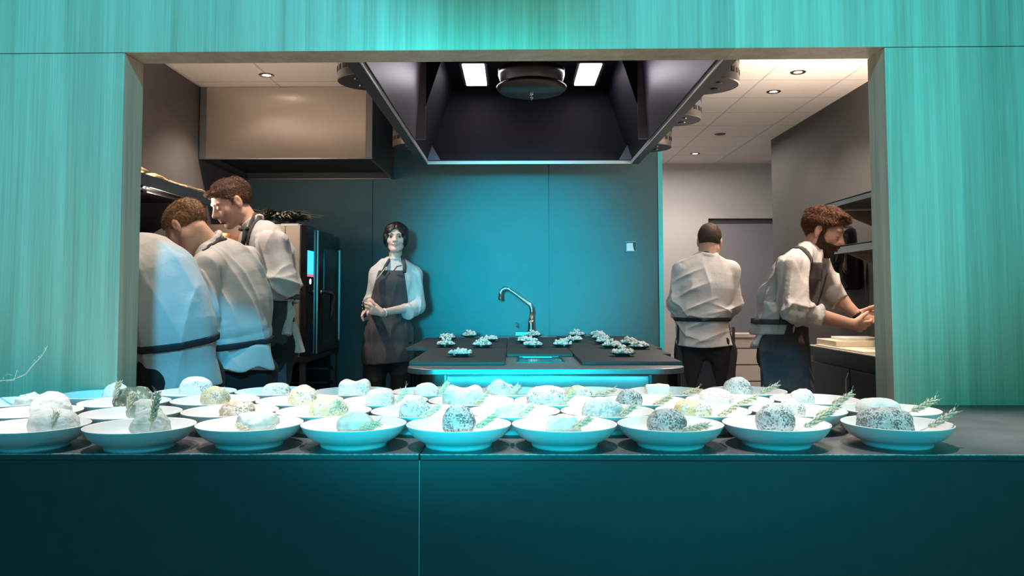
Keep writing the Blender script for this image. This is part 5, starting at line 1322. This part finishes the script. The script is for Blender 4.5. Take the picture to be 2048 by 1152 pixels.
c3 = dict(j=c3j, nL=V(0, 1, .2), nR=V(0, -1, .2), face=(-.96, -.25), hrot=(2.18, .52, .0), s=1.01, neck_r=.046, skin=M['skin'], seed=52, fold=.0125, ff=17, sleeve=(.066, .066, .054),
 hair=dict(kind='short', mat=M['hair_brown'], th=.0035, top=.006, nf=45, na=.0010, slope=.80, off=.004, ln=.016, sr=.0007, lift=.12, tufts=[((.0, .076, .086), (.045, .018, .012))]), label='tallest of the three cooks at left, brown hair, looking down, dark apron over white shirt')
c3['torso'] = [(Q(552, 612, d), .148, .096), (Q(551, 594, d), .148, .090), (Q(549, 565, d), .170, .106), (Q(540, 515, d), .170, .112), (Q(528, 480, d), .145, .080), (Q(515, 462, d), .08, .055)]
c3['tails'] = [(Q(583, 655, d-.02), Q(594, 705, d-.02), .045, .030, .075, .045), (Q(571, 600, d-.10), Q(573, 672, d-.14), .015, .022, .02, .028)]
c3['apron'] = dict(bands=[(Q(512, 428, d-.1), Q(498, 490, d-.1), (0, -1, .15), .011)], hem=.40, back=-.062, tilt=0, skirt=[(Q(552, 1000, d), .19, .125), (Q(552, 780, d), .175, .105), (Q(552, 690, d), .168, .10), (Q(551, 588, d), .158, .10)], bib=(z(500, d), .10, .165, .03), shift=0, 
  strap=[dict(pts=[Q(507, 430, d+.03), Q(510, 428, d-.03), Q(502, 445, d-.085), Q(495, 465, d-.11), Q(486, 490, d-.12)], r=.009), dict(pts=[Q(478, 458, d-.12), Q(489, 461, d-.12), Q(496, 455, d-.115)], r=.008, mat=M['apron_blk'], name='strap_knot'), dict(pts=[Q(489, 461, d-.12), Q(487, 480, d-.125), Q(482, 495, d-.13)], r=.010, mat=M['apron_blk'], name='strap_end')])
c3['tail_low'] = True
person(c3)
# ================================================================== light
w_ = bpy.data.worlds.new('world'); SC.world = w_; w_.use_nodes = True
w_.node_tree.nodes['Background'].inputs[0].default_value = (.06, .42, .50, 1); w_.node_tree.nodes['Background'].inputs[1].default_value = .10
def lamp(kind, name, loc, tgt, col, power, size=.1, angle=60, blend=.5, sy=None):
    l = bpy.data.lights.new(name, kind); l.color = col; l.energy = power
    if kind == 'SPOT': l.spot_size = math.radians(angle); l.spot_blend = blend; l.shadow_soft_size = size
    elif kind == 'AREA': l.size = size; l.shape = 'RECTANGLE' if sy else 'SQUARE'; l.size_y = sy or size
    else: l.shadow_soft_size = size
    o = bpy.data.objects.new(name, l); COL.objects.link(o); o.location = loc
    o.rotation_euler = (Vector(tgt) - Vector(loc)).to_track_quat('-Z', 'Y').to_euler(); return o
CY = (.02, .72, .86); WARM = (1, .80, .64); WHITE = (1, .93, .90)
# coloured stage spots on the dining side
lamp('SPOT', 'stage_spot', (1.3, -1.9, 3.5), (.7, 2.4, 2.0), (.26, .80, .56), 95, .2, 80, 1)
lamp('SPOT', 'stage_spot', (-1.5, -1.9, 3.5), (-1.1, 2.4, 2.75), (.26, .78, .58), 95, .2, 58, 1)
lamp('SPOT', 'stage_spot', (2.9, .2, 2.6), (2.2, 2.4, 1.5), (.01, .85, .70), 60, .15, 100, 1)
lamp('SPOT', 'stage_spot', (-2.7, .2, 2.6), (-2.6, 2.4, 1.7), (.01, .85, .70), 3, .15, 80, 1)
lamp('SPOT', 'stage_spot', (-.35, -2.6, 1.53), (.06, 6.7, 1.36), (0, .66, .84), 4500, .2, 15, 1)
lamp('SPOT', 'stage_spot', (.45, -2.6, 1.58), (.3, 6.7, 1.40), (0, .66, .84), 330, .3, 30, 1)
lamp('SPOT', 'stage_spot', (.9, -1.6, 1.7), (.5, 1.7, .62), (.01, .56, .80), 82, .5, 72, .8)
lamp('SPOT', 'stage_spot', (-1.1, -1.6, 1.9), (-1.1, 1.7, .50), (.01, .56, .80), 76, .5, 60, .9)
lamp('SPOT', 'stage_spot', (.1, -1.2, 4.2), (-1.35, 3.5, 1.0), (.05, .55, .86), 1150, .12, 22, .5)
lamp('SPOT', 'stage_spot', (.1, -1.2, 4.2), (1.35, 4.0, 1.0), (.05, .55, .86), 800, .12, 22, .5)
# white spots over the pass
for x in (-2.1, -1.5, -.9, -.3, .3, .9, 1.45, 1.95):
    edge = abs(x) > 1
    lamp('SPOT', 'pass_spot', (x - .12, 1.80 if edge else 1.93, 3.3), (x*.93, 1.84 if edge else 1.97, .95), WHITE, 215, .05, 22 if edge else 26, .6)
# ceiling downlights of the kitchen, the seen ones and the rest of the rows
for c, on in DLP:
    if on: lamp('SPOT', 'downlight', (c.x, c.y, c.z - .012), (c.x, c.y, 0), WARM, 130 if c.x < 0 else (60 if c.y < 7 else 22), .03, 120, .6)
for x, y, p in ((-1.45, 3.1, 34), (-1.2, 3.9, 66), (1.62, 3.75, 110), (1.55, 3.0, 40), (1.9, 6.6, 30)):
    lamp('SPOT', 'downlight', (x, y, ZC - .012), (x, y, 0), WARM, p, .04, 120, .6)
lamp('AREA', 'hood_lamp', (P(950, 155, 5.2).x, 5.2, ZH + HT - .04), (P(950, 155, 5.2).x, 5.2, 0), (1, .90, .90), 1.0, .12, sy=.48)
lamp('AREA', 'hood_lamp', (P(1175, 155, 5.2).x, 5.2, ZH + HT - .04), (P(1175, 155, 5.2).x, 5.2, 0), (1, .90, .90), 1.0, .12, sy=.48)
lamp('AREA', 'passage_lamp', (1.6, 8.0, ZC - .06), (1.6, 8.0, 0), (1, .88, .80), 26, 1.0)
# unseen area lights added above the shelves to brighten the ceiling
lamp('AREA', 'ceiling_fill', (2.2, 4.6, 1.86), (1.9, 4.6, 3), WARM, 60, .3, sy=1.2)
lamp('AREA', 'ceiling_fill', (-2.05, 4.0, 1.95), (-1.3, 4.6, 3), WARM, 26, .2, sy=1.0)
# turquoise strip under the island top edge
lamp('AREA', 'island_strip', (.14, IY0 - .012, .868), (.14, IY0 - .006, .0), CY, .7, .86, sy=.008)

SC.view_settings.view_transform = 'Standard'; SC.view_settings.look = 'None'; SC.view_settings.gamma = 1; SC.view_settings.exposure = .2
SC.view_settings.use_curve_mapping = False
SC.cycles.max_bounces = 6; SC.cycles.use_denoising = True
